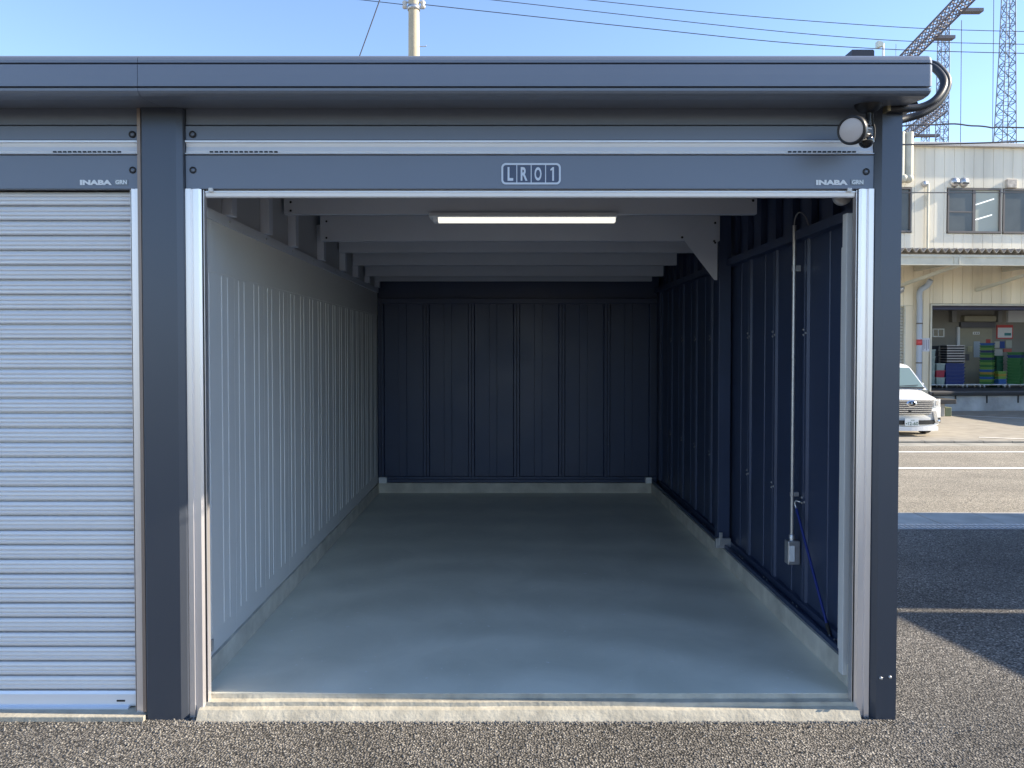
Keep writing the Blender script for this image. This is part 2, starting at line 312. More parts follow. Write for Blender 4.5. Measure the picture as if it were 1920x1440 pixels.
# header, per bay
def header(x0, x1, right_logo_x, bolts, vents):
    a, b = x0 + 0.002, x1 - 0.002
    def pnl(z0, z1, y, name='header_panel', m=M_DARK):
        pf = [(y + 0.002, z0), (y, z0 + 0.002), (y, z1 - 0.002), (y + 0.002, z1), (y + 0.03, z1), (y + 0.03, z0)]
        return MB().extrude(pf, lambda p, q, t: (t, p, q), a, b).build(name, m, G)
    pnl(2.6725, 2.775, 3.466); pnl(2.6035, 2.668, 3.461); pnl(2.386, 2.536, 3.458)
    # aluminium vent strip: bright lips above and below a hollow band
    pf = [(3.452, 2.600), (3.452, 2.594), (3.464, 2.590), (3.468, 2.575), (3.464, 2.556), (3.466, 2.549), (3.454, 2.546), (3.452, 2.540), (3.49, 2.539), (3.49, 2.600)]
    sp = MB().extrude(pf, lambda p, q, t: (t, p, q), a, b).build('vent_strip', M_ALUH, G)
    for vx in vents:
        kk = MB()
        for i in range(14): kk.box(vx + i * 0.0222, vx + i * 0.0222 + 0.0145, 3.4605, 3.4665, 2.5492, 2.5555)
        kk.build('vent_slot', M_BLACK, sp)
    for bx, bz in bolts:
        rg = MB().lathe([(0.0155, 0.002), (0.0155, -0.003), (0.0100, -0.004), (0.0100, 0.002)], (bx, 3.458, bz), (0, 1, 0), 18).build('screw_collar', M_BLACK, G)
        MB().lathe([(0, -0.0035), (0.008, -0.003), (0.0092, -0.001), (0.0092, 0.003)], (bx, 3.458, bz), (0, 1, 0), 14).build('screw_head', M_DARK, rg)
    tx = right_logo_x
    text_mb('INABA', 0.142, 0.023, tx, 3.4555, 2.403, off=0.06).build('maker_lettering', M_WHITE, G)
    pl = MB().box(tx + 0.156, tx + 0.214, 3.4548, 3.4575, 2.4035, 2.428, 0.001).build('model_plate', mat('plate_grey', (0.24, 0.28, 0.32), 0.5), G)
    text_mb('GRN', 0.052, 0.0195, tx + 0.159, 3.4540, 2.4058, off=0.045).build('model_lettering', mat('plate_letters', (0.72, 0.76, 0.78), 0.5), pl)
    MB().box(a, b, 3.50, 3.53, 2.386, 2.77).build('header_back', M_BLACK, G)
    MB().box(x0 + 0.01, x1 - 0.01, 3.531, 3.95, 2.47, 2.70).build('shutter_case', M_NAVY, G)
b1 = [(at(361, 252, 3.458).x, at(361, 252, 3.458).z), (at(362, 319, 3.458).x, at(362, 319, 3.458).z), (at(1624, 322, 3.458).x, at(1624, 322, 3.458).z), (at(1622, 252, 3.458).x, at(1622, 252, 3.458).z)]
header(XL, XR, at(1530, 350, 3.456).x, b1, (at(393, 285, 3.46).x, at(1478, 285, 3.46).x))
q1, q2 = at(248, 252, 3.458), at(249, 319, 3.458)
header(X2, PL - 0.017, at(150, 348, 3.456).x, [(q1.x, q1.z), (q2.x, q2.z), (X2 + 0.04, q1.z), (X2 + 0.04, q2.z)], (at(99, 285, 3.46).x, X2 + 0.1))
# unit number LR01
s0, s1 = at(940, 346, 3.456), at(1051.5, 306, 3.456)
def rrect(x0, x1, z0, z1, r, n=6):
    out = []
    for cx, cz, a0 in ((x1 - r, z1 - r, 0), (x0 + r, z1 - r, 90), (x0 + r, z0 + r, 180), (x1 - r, z0 + r, 270)):
        for i in range(n + 1): a = R(a0 + 90 * i / n); out.append((cx + r * math.cos(a), cz + r * math.sin(a)))
    return out
sg = MB(); o_ = rrect(s0.x, s1.x, s0.z, s1.z, 0.020); n_ = len(o_)
sg.add([(a, 3.4565, b) for a, b in o_], [tuple(range(n_))])
signp = sg.build('unit_sign', mat('sign_ground', (0.072, 0.098, 0.165), 0.5), G)
fr = MB(); i_ = rrect(s0.x + 0.0085, s1.x - 0.0085, s0.z + 0.0085, s1.z - 0.0085, 0.0125)
vs = [(a, y, b) for y in (3.4555, 3.4535) for ring in (o_, i_) for a, b in ring]
fs = []
for i in range(n_):
    j = (i + 1) % n_
    fs += [(i + 2 * n_, j + 2 * n_, j + 3 * n_, i + 3 * n_), (i, j, j + 2 * n_, i + 2 * n_), (i + n_, i + 3 * n_, j + 3 * n_, j + n_)]
fr.add(vs, fs); fr.build('sign_border', M_PALE, signp)
wS = s1.x - s0.x
for i in (1, 2, 3):
    xx = s0.x + wS * (0.018 + 0.242 * i); MB().box(xx - 0.002, xx + 0.002, 3.454, 3.456, s0.z + 0.008, s1.z - 0.008).build('sign_divider', M_PALE, signp)
for ch, xa, wd in (('L', 0.105, 0.095), ('R', 0.325, 0.115), ('O', 0.557, 0.120), ):
    text_mb(ch, wS * wd, 0.061, s0.x + wS * xa, 3.4545, s0.z + 0.0165, off=0.03).build('sign_letter', M_PALE, signp)

zz = s0.z + 0.0165; xa = s0.x + wS * 0.835
MB().add([(xa + a, 3.4545, zz + b) for a, b in ((0.0055, 0), (0.0135, 0), (0.0135, 0.061), (0.0075, 0.061), (-0.0035, 0.051), (-0.001, 0.0435), (0.0055, 0.049))], [(0, 1, 2, 3, 6), (3, 4, 5, 6)]).build('sign_letter', M_PALE, signp)
# fascia: two lengths, rounded profile with two shadow grooves
fp = [(3.75, 2.893), (3.24, 2.889), (3.215, 2.884), (3.203, 2.874), (3.199, 2.862), (3.199, 2.851), (3.216, 2.850), (3.216, 2.8445), (3.198, 2.843), (3.1975, 2.80), (3.198, 2.7545),
      (3.216, 2.7535), (3.216, 2.7475), (3.199, 2.746), (3.200, 2.736), (3.207, 2.727), (3.222, 2.721), (3.26, 2.719), (3.47, 2.744), (3.75, 2.744)]
def fascia(x0, x1, round_end):
    k = MB(); k.extrude(fp, lambda a, b, t: (t, a, b), x0, x1, caps=True)
    if round_end:
        cy, cz = 3.45, 2.80; n = len(fp); rings = []
        for dx, sc in ((0, 1), (0.006, 0.994), (0.011, 0.978), (0.0135, 0.955)):
            rings.append([(x1 + dx, cy + (a - cy) * sc, cz + (b - cz) * (1 - (1 - sc) * 2.4)) for a, b in fp])
        vs = [v for r in rings for v in r]
        fs = [(i * n + j, i * n + (j + 1) % n, (i + 1) * n + (j + 1) % n, (i + 1) * n + j) for i in range(3) for j in range(n)] + [tuple(range(3 * n, 4 * n))]
        k.add(vs, fs)
    return k.build('fascia', M_DARK, G)
fascia(-1.5195, 1.748, True); fascia(-4.95, -1.5215, False)
MB().box(-1.5285, -1.5125, 3.1905, 3.1965, 2.757, 2.84, 0.0015).build('fascia_joiner', M_DARK, G) if False else None
# roof sheet (falls to the back), corrugated
M_ROOF = mat('roof_sheet', (0.12, 0.13, 0.15), 0.5, 0.3)
k = MB(); ln = []; x = -4.9
while x < 1.74:
    ln += [(x, 0), (x + 0.12, 0), (x + 0.14, 0.04), (x + 0.20, 0.04), (x + 0.22, 0)]; x += 0.3
k.sheet(ln + [(1.755, 0)], lambda a, b, t: (a, t, 2.80 - 0.03 * (t - 3.6) + b), [3.6, 8.75]); k.build('roof_sheet', M_ROOF, G)
# outer shell
MB().box(1.735, 1.755, 3.60, 8.72, 0.1, 2.83).build('side_wall', M_POST, G)
MB().box(-4.90, 1.755, 8.70, 8.72, 0.1, 2.72).build('rear_wall', M_POST, G)
MB().box(-4.90, -4.88, 3.60, 8.72, 0.1, 2.83).build('side_wall', M_POST, G)
MB().box(-4.88, -1.62, 3.55, 8.69, -0.05, 0.05).build('next_bay_slab', M_CONC, G)
MB().box(-1.60, -1.46, 3.6, 8.69, 0.0, 2.62).build('party_wall', M_POST, G)

# ---- partition (left) : light grey embossed panels
PLN = -1.415
y = 3.52; i = 0; PW = 0.49
while y < 8.45:
    y1 = min(y + PW - 0.0015, 8.452); k = MB()
    k.box(PLN - 0.02, PLN, y, y1, TOPC + 0.001, 2.30)
    for j in (0, 1):
        for dd in (0.0, 0.083):
            yc = y + 0.245 + 0.245 * j + dd - 0.002 - (0.245 if False else 0)
            yc = y + 0.045 + 0.245 * j + dd + 0.02
            if yc + 0.01 < y1:
                k.extrude([(yc - 0.0045, PLN - 0.001), (yc - 0.0018, PLN + 0.003), (yc + 0.0018, PLN + 0.003), (yc + 0.0045, PLN - 0.001)], lambda a, b, t: (b, a, t), 0.30, 2.03)
    k.build('partition_panel', M_LGREY, G); y += PW; i += 1
MB().box(PLN, PLN + 0.003, 3.55, 8.45, 2.043, 2.30).build('top_board', M_LGREY, G)
MB().box(PLN, PLN + 0.016, 3.55, 8.45, 2.287, 2.335).build('top_rail', M_BEAM, G)
MB().box(PLN - 0.03, PLN - 0.004, 3.55, 8.6, 2.335, 2.78).build('upper_wall', mat('upper_wall_grey', (0.45, 0.46, 0.48), 0.5), G)
for yy in (3.86, 4.46, 5.02, 5.79, 6.56, 7.12, 7.72, 8.3):
    MB().box(PLN - 0.003, PLN + 0.05, yy - 0.012, yy + 0.06, 2.337, 2.60, 0.003).build('purlin_cleat', M_BEAM, G)
for yy in (3.9, 4.5, 5.05, 5.6, 6.3, 6.9, 7.5):
    MB().lathe([(0, 0.007), (0.005, 0.006), (0.008, 0)], (PLN + 0.016, yy, 2.312), (1, 0, 0), 8).build('bolt', M_GALV, G)
# ---- right wall: navy ribbed panels, 0.5 m each
RX = 1.690
def navy_profile(d=0.014):
    return [(0.001, 0), (0.001, -d * 0.4), (0.006, -d), (0.030, -d), (0.040, 0), (0.195, 0), (0.199, -0.005), (0.281, -0.005), (0.285, 0), (0.462, 0), (0.472, -d), (0.499, -d)]
def right_panel(y, n):
    k = MB(); k.sheet(navy_profile(0.014), lambda a, b, t: (RX + b, y + a, t), [0.24, 2.29]); return k.build('wall_panel', M_NAVY, G)
ys = [8.45 - 0.5 * i - 0.13 for i in range(1, 10)]
for y in ys: right_panel(y, 0)
k = MB(); k.sheet([(0.281, -0.005), (0.285, 0), (0.462, 0), (0.472, -0.014), (0.499, -0.014)], lambda a, b, t: (RX + b, 3.32 + a, t), [0.24, 2.29]); k.build('wall_panel', M_NAVY, G)
MB().box(RX - 0.03, RX + 0.04, 8.32, 8.46, 0.20, 2.29).build('corner_post', M_NAVY, G)
bc = [(1.615, TOPC + 0.001), (1.615, 0.222), (1.628, 0.222), (1.628, 0.206), (1.66, 0.206), (1.66, 0.246), (1.735, 0.246), (1.735, TOPC + 0.001)]
MB().extrude(bc, lambda a, b, t: (a, t, b), 3.55, 8.45).build('base_channel', M_NAVY, G)
tr = [(1.63, 2.285), (1.63, 2.335), (1.735, 2.335), (1.735, 2.285)]
MB().extrude(tr, lambda a, b, t: (a, t, b), 3.60, 8.45).build('top_rail', M_NAVY, G)
for i in range(17): 
    yy = 3.7 + i * 0.28; MB().box(RX - 0.006, RX + 0.03, yy, yy + 0.14, 2.336, 2.70).build('eave_filler', M_NAVY, G)
MB().box(1.725, 1.733, 3.6, 8.69, 0.2, 2.78).build('inner_lining', M_NAVY, G)
M_BOLT = mat('dull_bolt', (0.28, 0.29, 0.31), 0.5, 0.6)
def rbolt(y, z, x=RX - 0.014): MB().lathe([(0, 0.007), (0.005, 0.006), (0.006, 0.003), (0.009, 0.002), (0.009, 0)], (x, y, z), (-1, 0, 0), 8).build('bolt', M_BOLT, G)
for y in ys:
    for z in (0.80, 1.75):
        rbolt(y + 0.018, z); rbolt(y + 0.018, z + 0.03); rbolt(y + 0.482, z + 0.01)
    rbolt(y + 0.06, 0.213, 1.645); rbolt(y + 0.0, 0.213, 1.645)
# ---- rear wall
def rear_panel(x):
    k = MB(); k.sheet([(a, b * 1.9) for a, b in navy_profile()], lambda a, b, t: (x + a, 8.52 + b, t), [TOPC + 0.03, 2.18]); return k.build('wall_panel', M_NAVY, G)
for i in range(7): rear_panel(-1.885 + 0.5 * i + (0.0))
MB().box(-1.42, 1.69, 8.475, 8.54, TOPC, 0.232, 0.004).build('base_channel', M_NAVY, G)
MB().box(-1.42, 1.69, 8.480, 8.54, 0.2325, 0.262, 0.004).build('base_channel_lip', M_NAVY, G)
MB().box(-1.42, 1.69, 8.47, 8.54, 2.17, 2.23, 0.004).build('head_channel', M_NAVY, G)
MB().box(-1.42, 1.69, 8.535, 8.56, 0.1, 2.70).build('inner_lining', M_NAVY, G)
for i in range(7):
    for z in (0.62, 1.97):
        MB().lathe([(0, 0.007), (0.006, 0.006), (0.009, 0)], (-1.885 + 0.5 * i + 0.018, 8.50, z), (0, -1, 0), 8).build('bolt', M_GALV, G)
# ---- purlins and the deep middle beam
def purlin(y, z0, h, x0=-1.395, x1=1.575, name='purlin'):
    pr = [(y, z0), (y + 0.055, z0), (y + 0.055, z0 + 0.012), (y + 0.004, z0 + 0.012), (y + 0.004, z0 + h - 0.012), (y + 0.055, z0 + h - 0.012), (y + 0.055, z0 + h), (y, z0 + h)]
    return MB().extrude(pr, lambda a, b, t: (t, a, b), x0, x1).build(name, M_BEAM, G)
purlin(4.05, 2.56, 0.15); purlin(4.85, 2.519, 0.15)
bmain = purlin(5.69, 2.469, 0.184, -1.37, 1.575, 'main_beam')
purlin(6.46, 2.480, 0.13, -1.40, 1.59); purlin(7.05, 2.440, 0.14, -1.40, 1.56); purlin(7.65, 2.397, 0.145, -1.40, 1.56); purlin(8.25, 2.40, 0.13, -1.40, 1.56)
gp = [at(1282, 452, 5.686), at(1345, 452, 5.686), at(1343, 525, 5.686)]
gs = MB().extrude([(gp[0].x, 2.500), (gp[0].x, 2.474), (gp[1].x - 0.02, 2.180), (gp[1].x, 2.180), (gp[1].x, 2.648), (gp[0].x + 0.16, 2.648)], lambda a, b, t: (a, t, b), 5.682, 5.689).build('gusset_plate', M_BEAM, G)
for px_, py_ in ((1279, 445), (1341, 418), (1341, 455), (1339, 452), (1412, 376)):
    Y = 5.681 if px_ < 1400 else 4.849
    p = at(px_, py_, Y); MB().lathe([(0, -0.006), (0.007, -0.005), (0.009, 0)], p, (0, 1, 0), 8).build('bolt', M_BLACK, G)
for px_, py_ in ((545, 379), (545, 395)):
    p = at(px_, py_, 4.849); MB().lathe([(0, -0.006), (0.006, -0.005), (0.008, 0)], p, (0, 1, 0), 8).build('bolt', M_BLACK, G)
for px_ in (612,):
    for py_ in (415, 446):
        p = at(px_, py_, 5.689); MB().lathe([(0, -0.006), (0.006, -0.005), (0.008, 0)], p, (0, 1, 0), 8).build('bolt', M_BLACK, G)
MB().box(1.575, 1.665, 5.70, 5.78, 0.24, 2.70, 0.004).build('column', M_NAVY, G)
kk = MB().box(1.555, 1.665, 5.66, 5.699, TOPC + 0.001, 0.27, 0.003).box(1.575, 1.60, 5.652, 5.661, 0.22, 0.315, 0.002)
kk.build('column_foot', M_GALV, G)
for x0, x1 in ((-1.40, -1.315), (1.535, 1.60)):
    MB().box(x0, x1, 8.42, 8.474, TOPC + 0.001, 0.262, 0.003).box(x0 + 0.01, x1 - 0.02, 8.41, 8.4195, TOPC + 0.01, 0.235, 0.002).build('corner_bracket', M_WHITE, G)
# ---- shutter guide rails
def rail(x0, x1, inward):
    w_ = x1 - x0; f = (lambda u: x0 + u * w_) if inward > 0 else (lambda u: x1 - u * w_)
    a = [(f(0), 3.452), (f(0.30), 3.450), (f(0.36), 3.458), (f(0.72), 3.452), (f(0.84), 3.462), (f(0.84), 3.505), (f(0), 3.505)]
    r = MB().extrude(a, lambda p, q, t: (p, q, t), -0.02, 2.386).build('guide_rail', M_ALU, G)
    b = [(f(0.84) , 3.468), (f(0.935), 3.468), (f(0.935), 3.50), (f(0.84), 3.50)]
    MB().extrude(b, lambda p, q, t: (p, q, t), 0.02, 2.384).build('rail_slot', M_BLACK, r)
    c = [(f(0.935), 3.464), (f(0.965), 3.464), (f(0.965), 3.50), (f(0.935), 3.50)]
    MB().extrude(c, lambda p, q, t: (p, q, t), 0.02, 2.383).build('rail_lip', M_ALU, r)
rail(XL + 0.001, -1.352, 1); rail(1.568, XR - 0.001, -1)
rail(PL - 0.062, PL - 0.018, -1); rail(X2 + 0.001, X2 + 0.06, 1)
# cover strip behind the right rail
c0, c1 = at(1583, 393, 3.6), at(1597, 1262, 3.6)
MB().box(1.577, 1.612, 3.575, 3.62, c1.z, 2.30, 0.003).build('rail_cover', M_LGREY, G)
MB().box(1.585, 1.612, 3.62, 3.65, c1.z + 0.1, 2.15, 0.003).build('rail_cover', M_LGREY, G)
p = at(398, 1207, 3.6); MB().box(-1.40, p.x + 0.008, 3.58, 3.60, p.z - 0.03, p.z + 0.025, 0.002).build('latch_plate', M_GALV, G)
# raised shutter: bottom bar showing below the header
bb = [(3.480, 2.353), (3.476, 2.358), (3.474, 2.372), (3.468, 2.373), (3.468, 2.378), (3.474, 2.379), (3.482, 2.384), (3.482, 2.42), (3.498, 2.42), (3.498, 2.353)]
rb = MB().extrude(bb, lambda p, q, t: (t, p, q), -1.352, 1.568).build('raised_shutter_bar', M_ALUH, G)
for px_ in (395, 1593):
    p = at(px_, 361, 3.46); MB().box(p.x - 0.010, p.x + 0.010, 3.456, 3.468, 2.373, 2.392, 0.003).build('stop_block', M_LGREY, rb)
p = at(1585, 371, 3.62); MB().lathe([(0, -0.01), (0.038, -0.01), (0.042, 0), (0.042, 0.03), (0, 0.03)], (p.x, 3.64, 2.392), (0, 1, 0), 24).build('roller_disc', M_LGREY, G)
# closed shutter of the next bay
SH = thing('tmp', '', '', (0, 0, 0)); bpy.data.objects.remove(SH)
sx0, sx1 = X2 + 0.05, PL - 0.055
shz0 = 0.098; PITCHS = 0.0672
shp = MB().box(sx0, sx1, 3.534, 3.538, 0.06, 2.45).build('shutter', M_SHUT, G)
spf = [(0, 0.022), (-0.001, -0.002), (-0.006, -0.0065), (-0.014, -0.0090), (-0.019, -0.0085), (-0.0225, -0.0042), (-0.027, -0.0075), (-0.034, -0.0085), (-0.038, -0.0080), (-0.0415, -0.0035), (-0.046, -0.0065), (-0.054, -0.0065), (-0.0595, -0.002), (-0.0615, 0.022), (-PITCHS, 0.022)]
spf = [(3.508 + b, a) for a, b in spf]
k = MB(); k.sheet(spf, lambda a, b, t: (t, a, b), [sx0, sx1]); 
sm, sc = k.mesh('slat', M_SHUT)
n = 0; z = shz0 + PITCHS
while z < 2.43:
    place('slat', sm, (sc.x, sc.y, z + sc.z), shp); z += PITCHS
bbp = [(3.500, 0.030), (3.496, 0.040), (3.497, 0.085), (3.503, 0.098), (3.52, 0.098), (3.52, 0.030)]
bar_ = MB().extrude(bbp, lambda a, b, t: (t, a, b), sx0, sx1).build('shutter_bottom_bar', M_ALUH, shp)
MB().extrude([(3.482, 0.022), (3.480, 0.030), (3.50, 0.036), (3.51, 0.022)], lambda a, b, t: (t, a, b), sx0, sx1 - 0.05).build('bottom_seal', M_PALE, shp)
p = at(227, 1314, 3.495); MB().box(p.x - 0.02, p.x + 0.018, 3.4945, 3.4965, p.z - 0.004, p.z + 0.004).build('latch_mark', M_BLACK, shp)
MB().box(X2, PL, 3.41, 3.53, -0.05, 0.022, 0.003).build('door_sill', M_SILL, G)

# ------------------------------------------------------------------ things in and on the garage
lf = thing('ceiling_light', 'lit long white strip light under the ceiling beam of the open bay', 'ceiling light', (at(980, 402, 4.86).x, 4.87, 2.518))
x0, x1 = at(805, 410, 4.85).x, at(1156, 410, 4.85).x
MB().extrude([(4.83, 2.524), (4.825, 2.503), (4.83, 2.498), (4.97, 2.498), (4.975, 2.503), (4.97, 2.5185), (4.849, 2.5185), (4.848, 2.524)], lambda a, b, t: (t, a, b), x0, x1).build('housing', M_WHITE, lf)
M_TUBE = mat('lamp_diffuser', (0.5, 0.48, 0.42), 0.5, emit=(1.0, 0.96, 0.84), estr=0.36)
MB().extrude([(4.850, 2.4975), (4.852, 2.480), (4.862, 2.472), (4.918, 2.472), (4.928, 2.480), (4.930, 2.4975)], lambda a, b, t: (t, a, b), x0 + 0.055, x1 - 0.005).build('diffuser', M_TUBE, lf)
MB().extrude([(4.848, 2.4975), (4.850, 2.478), (4.862, 2.470), (4.918, 2.470), (4.930, 2.478), (4.932, 2.4975)], lambda a, b, t: (t, a, b), x0 + 0.025, x0 + 0.0545).build('end_cap', M_WHITE, lf)

sb = thing('light_switch', 'small grey switch box at the end of a vertical conduit on navy wall', 'switch', (1.63, 4.36, 0.44))
cxr = 1.632
MB().tube([(cxr, 4.37, 0.60), (cxr, 4.37, 2.37)], 0.0105, 10).build('conduit', M_GALV, sb)
MB().tube(smooth_path([(cxr, 4.37, 2.36), (cxr, 4.365, 2.40), (cxr + 0.004, 4.34, 2.43), (cxr + 0.01, 4.30, 2.43), (cxr + 0.02, 4.26, 2.40), (cxr + 0.03, 4.24, 2.35)]), 0.0045, 8).build('cable', mat('grey_cable', (0.22, 0.22, 0.23), 0.5), sb)
MB().box(1.600, 1.668, 4.338, 4.398, 0.445, 0.580, 0.005).build('box', M_GALV, sb)
MB().lathe([(0.016, 0), (0.016, 0.03), (0.013, 0.034)], (cxr, 4.37, 0.580), (0, 0, 1), 12).build('conduit_nut', M_GALV, sb)
MB().box(1.606, 1.636, 4.3325, 4.3375, 0.465, 0.555, 0.002).build('rocker_plate', M_WHITE, sb)
for z in (2.11,): MB().box(cxr - 0.012, 1.668, 4.362, 4.378, z, z + 0.035, 0.002).build('conduit_clip', M_GALV, sb)
MB().box(cxr - 0.012, 1.668, 4.362, 4.378, 0.83, 0.855, 0.002).build('conduit_clip', M_GALV, sb)

bl = thing('shutter_hook_pole', 'thin blue pole leaning diagonally on the navy wall beside switch', 'pole', (1.63, 3.92, 0.30))
M_BLUE = mat('blue_coating', (0.010, 0.024, 0.18), 0.45)
pa, pb = Vector((1.636, 4.315, 0.770)), Vector((1.645, 3.915, 0.262))
MB().tube([pa, pb], 0.0075, 8).build('rod', M_BLUE, bl)
MB().tube([pa + Vector((0, 0.004, 0.002)), pa + Vector((-0.003, 0.02, 0.03)), pa + Vector((0, 0.008, 0.045)), pa + Vector((0.02, -0.006, 0.04))], 0.005, 8).build('hook', M_GALV, bl)
MB().tube([pb, pb + (pb - pa) * 0.03, pb + (pb - pa) * 0.09], [0.0095, 0.010, 0.006], 8).build('grip', M_RUBBER, bl)

# flood lamp under the eave
LF = thing('security_lamp', 'round black finned spotlight with sensor ball under the right eave', 'lamp', (1.50, 3.36, 2.60))
fc = at(1595, 244, 3.22); ax = Vector((0.19, 0.19, 0.05)).normalized()
MB().lathe([(0.048, 0.008), (0.052, 0.0), (0.057, 0.002), (0.060, 0.010), (0.060, 0.028), (0.052, 0.034), (0.036, 0.038), (0.036, 0.105), (0.028, 0.115), (0, 0.116)], fc, ax, 32).build('head', M_BLACK, LF)
MB().lathe([(0, 0.001), (0.04, 0.002), (0.0485, 0.005)], fc, ax, 32).build('lens', mat('frosted_lens', (0.52, 0.47, 0.45), 0.35, var=0.04), LF)
u = ax.orthogonal().normalized(); v_ = ax.cross(u)
for i in range(20):
    a = 2 * math.pi * i / 20; r = u * math.cos(a) + v_ * math.sin(a); tn = ax.cross(r) * 0.0025
    k = MB(); pts = [fc + ax * h + r * q for h, q in ((0.036, 0.034), (0.034, 0.058), (0.092, 0.052), (0.105, 0.034))]
    k.add([p + tn for p in pts] + [p - tn for p in pts], [(0, 1, 2, 3), (7, 6, 5, 4), (0, 4, 5, 1), (1, 5, 6, 2), (2, 6, 7, 3), (3, 7, 4, 0)]); k.build('fin', M_BLACK, LF)
base = Vector((1.572, 3.36, 2.727))
MB().lathe([(0, 0.035), (0.018, 0.034), (0.040, 0.024), (0.056, 0.006), (0.058, -0.01)], base, (0, 0, -1), 28).build('mount', M_BLACK, LF)
hb = fc + ax * 0.09
MB().tube([base - Vector((0, 0, 0.03)), base - Vector((0.004, 0.0, 0.075)), hb], [0.012, 0.011, 0.014], 12).build('arm', M_BLACK, LF)
sp_ = at(1624, 264, 3.30)
MB().tube([hb + Vector((0.01, 0, -0.01)), (hb + sp_) / 2 + Vector((0.02, 0, 0.0)), sp_ + Vector((0.006, 0, 0.02))], [0.010, 0.013, 0.016], 12).build('sensor_arm', M_BLACK, LF)
MB().lathe([(0.031 * math.sin(math.pi * i / 10), -0.031 * math.cos(math.pi * i / 10)) for i in range(11)], sp_, (0.1, 0, 1), 20).build('sensor_ball', mat('gloss_black', (0.012, 0.012, 0.015), 0.12), LF)
cb = [base + Vector((0.02, 0, -0.02)), base + Vector((0.022, 0.01, -0.06)), base + Vector((0.036, 0.02, -0.10)), base + Vector((0.03, 0.02, -0.15)), base + Vector((0.0, 0.02, -0.165)), hb + Vector((0.03, 0.02, -0.035))]
MB().tube(smooth_path(cb), 0.0045, 8).build('cable', M_RUBBER, LF)

# corrugated hoses around the fascia end
def hose(name, label, pix, Ys, r):
    pts = [at(a, b, y) for (a, b), y in zip(pix, Ys)]; pth = smooth_path(pts, 22)
    rr = [r * (1.0 if i % 2 else 0.93) for i in range(len(pth))]
    return tag(MB().tube(pth, rr, 12).build(name, mat('hose_black', (0.028, 0.028, 0.032), 0.42), None), label, 'hose', 'cable hoses at the garage eave')
hose('cable_hose', 'black cable hose looping round eave end to bracket under the soffit', [(1735, 122), (1752, 128), (1768, 147), (1768, 166), (1752, 188), (1725, 201), (1690, 204), (1662, 204)], [3.55, 3.5, 3.45, 3.42, 3.40, 3.40, 3.40, 3.41], 0.0165)
hose('cable_hose', 'outer black cable hose from roof end into the corner post side', [(1735, 118), (1756, 124), (1775, 146), (1774, 168), (1756, 195), (1728, 213), (1700, 222), (1676, 228)], [3.62, 3.58, 3.55, 3.54, 3.53, 3.52, 3.52, 3.50], 0.018)
p = at(1664, 200, 3.40); tag(MB().box(p.x - 0.007, p.x + 0.008, 3.385, 3.43, p.z - 0.022, 2.737, 0.002).build('hose_clamp', mat('brass', (0.5, 0.42, 0.25), 0.35, 0.8)), 'small brass hose clamp under the soffit beside the spotlight', 'clamp')
# low box on the roof edge
a, b = at(1582, 106, 3.7), at(1632, 99, 3.7)
rbx = MB().extrude([(a.x, 2.89), (a.x + 0.022, b.z), (b.x - 0.006, b.z), (b.x, b.z - 0.006), (b.x, 2.89)], lambda p, q, t: (p, t, q), 3.66, 3.80).build('roof_box', mat('roof_box_plastic', (0.02, 0.024, 0.04), 0.5))
tag(rbx, 'flat dark box on top of the garage roof edge at right', 'roof box')

# ------------------------------------------------------------------ neighbouring sheds to the right of the frame (they shade the lot)
slope = 0.12
for (ya, yb, lab) in ((0.9, 4.725, 'near grey storage shed right of the lot'), (4.785, 7.80, 'far grey storage shed right of the lot')):
    sh = thing('storage_shed', lab, 'shed', (8.3, (ya + yb) / 2, 0), 'sheds right of the lot')
    tl = math.tan(SUN_AZ); sk = lambda x_, y_: y_ - (x_ - 7.2) * tl
    h = lambda y_: 2.645 + slope * (y_ - 4.63)
    k = MB(); xs = (7.2, 9.3)
    k.add([(xs[0], sk(xs[0], ya), 0), (xs[1], sk(xs[1], ya), 0), (xs[1], sk(xs[1], yb), 0), (xs[0], sk(xs[0], yb), 0), (xs[0], sk(xs[0], ya), h(ya)), (xs[1], sk(xs[1], ya), h(ya) - 0.3), (xs[1], sk(xs[1], yb), h(yb) - 0.3), (xs[0], sk(xs[0], yb), h(yb))],
          [(0, 1, 5, 4), (1, 2, 6, 5), (2, 3, 7, 6), (3, 0, 4, 7), (4, 5, 6, 7)])
    k.build('wall', mat('shed_paint', (0.25, 0.26, 0.27), 0.5, 0.1), sh)
    n_d = 3
    for i in range(n_d):
        u0 = ya + 0.1 + (yb - ya - 0.2) * i / n_d; u1 = ya + 0.1 + (yb - ya - 0.2) * (i + 1) / n_d - 0.04
        dd = MB().box(7.17, 7.199, u0, u1, 0.1, 2.0, 0.004).build('door', mat('shed_door', (0.55, 0.55, 0.52), 0.5), sh)
        MB().box(7.14, 7.169, u1 - 0.12, u1 - 0.08, 0.95, 1.1, 0.003).build('handle', M_GALV, dd)
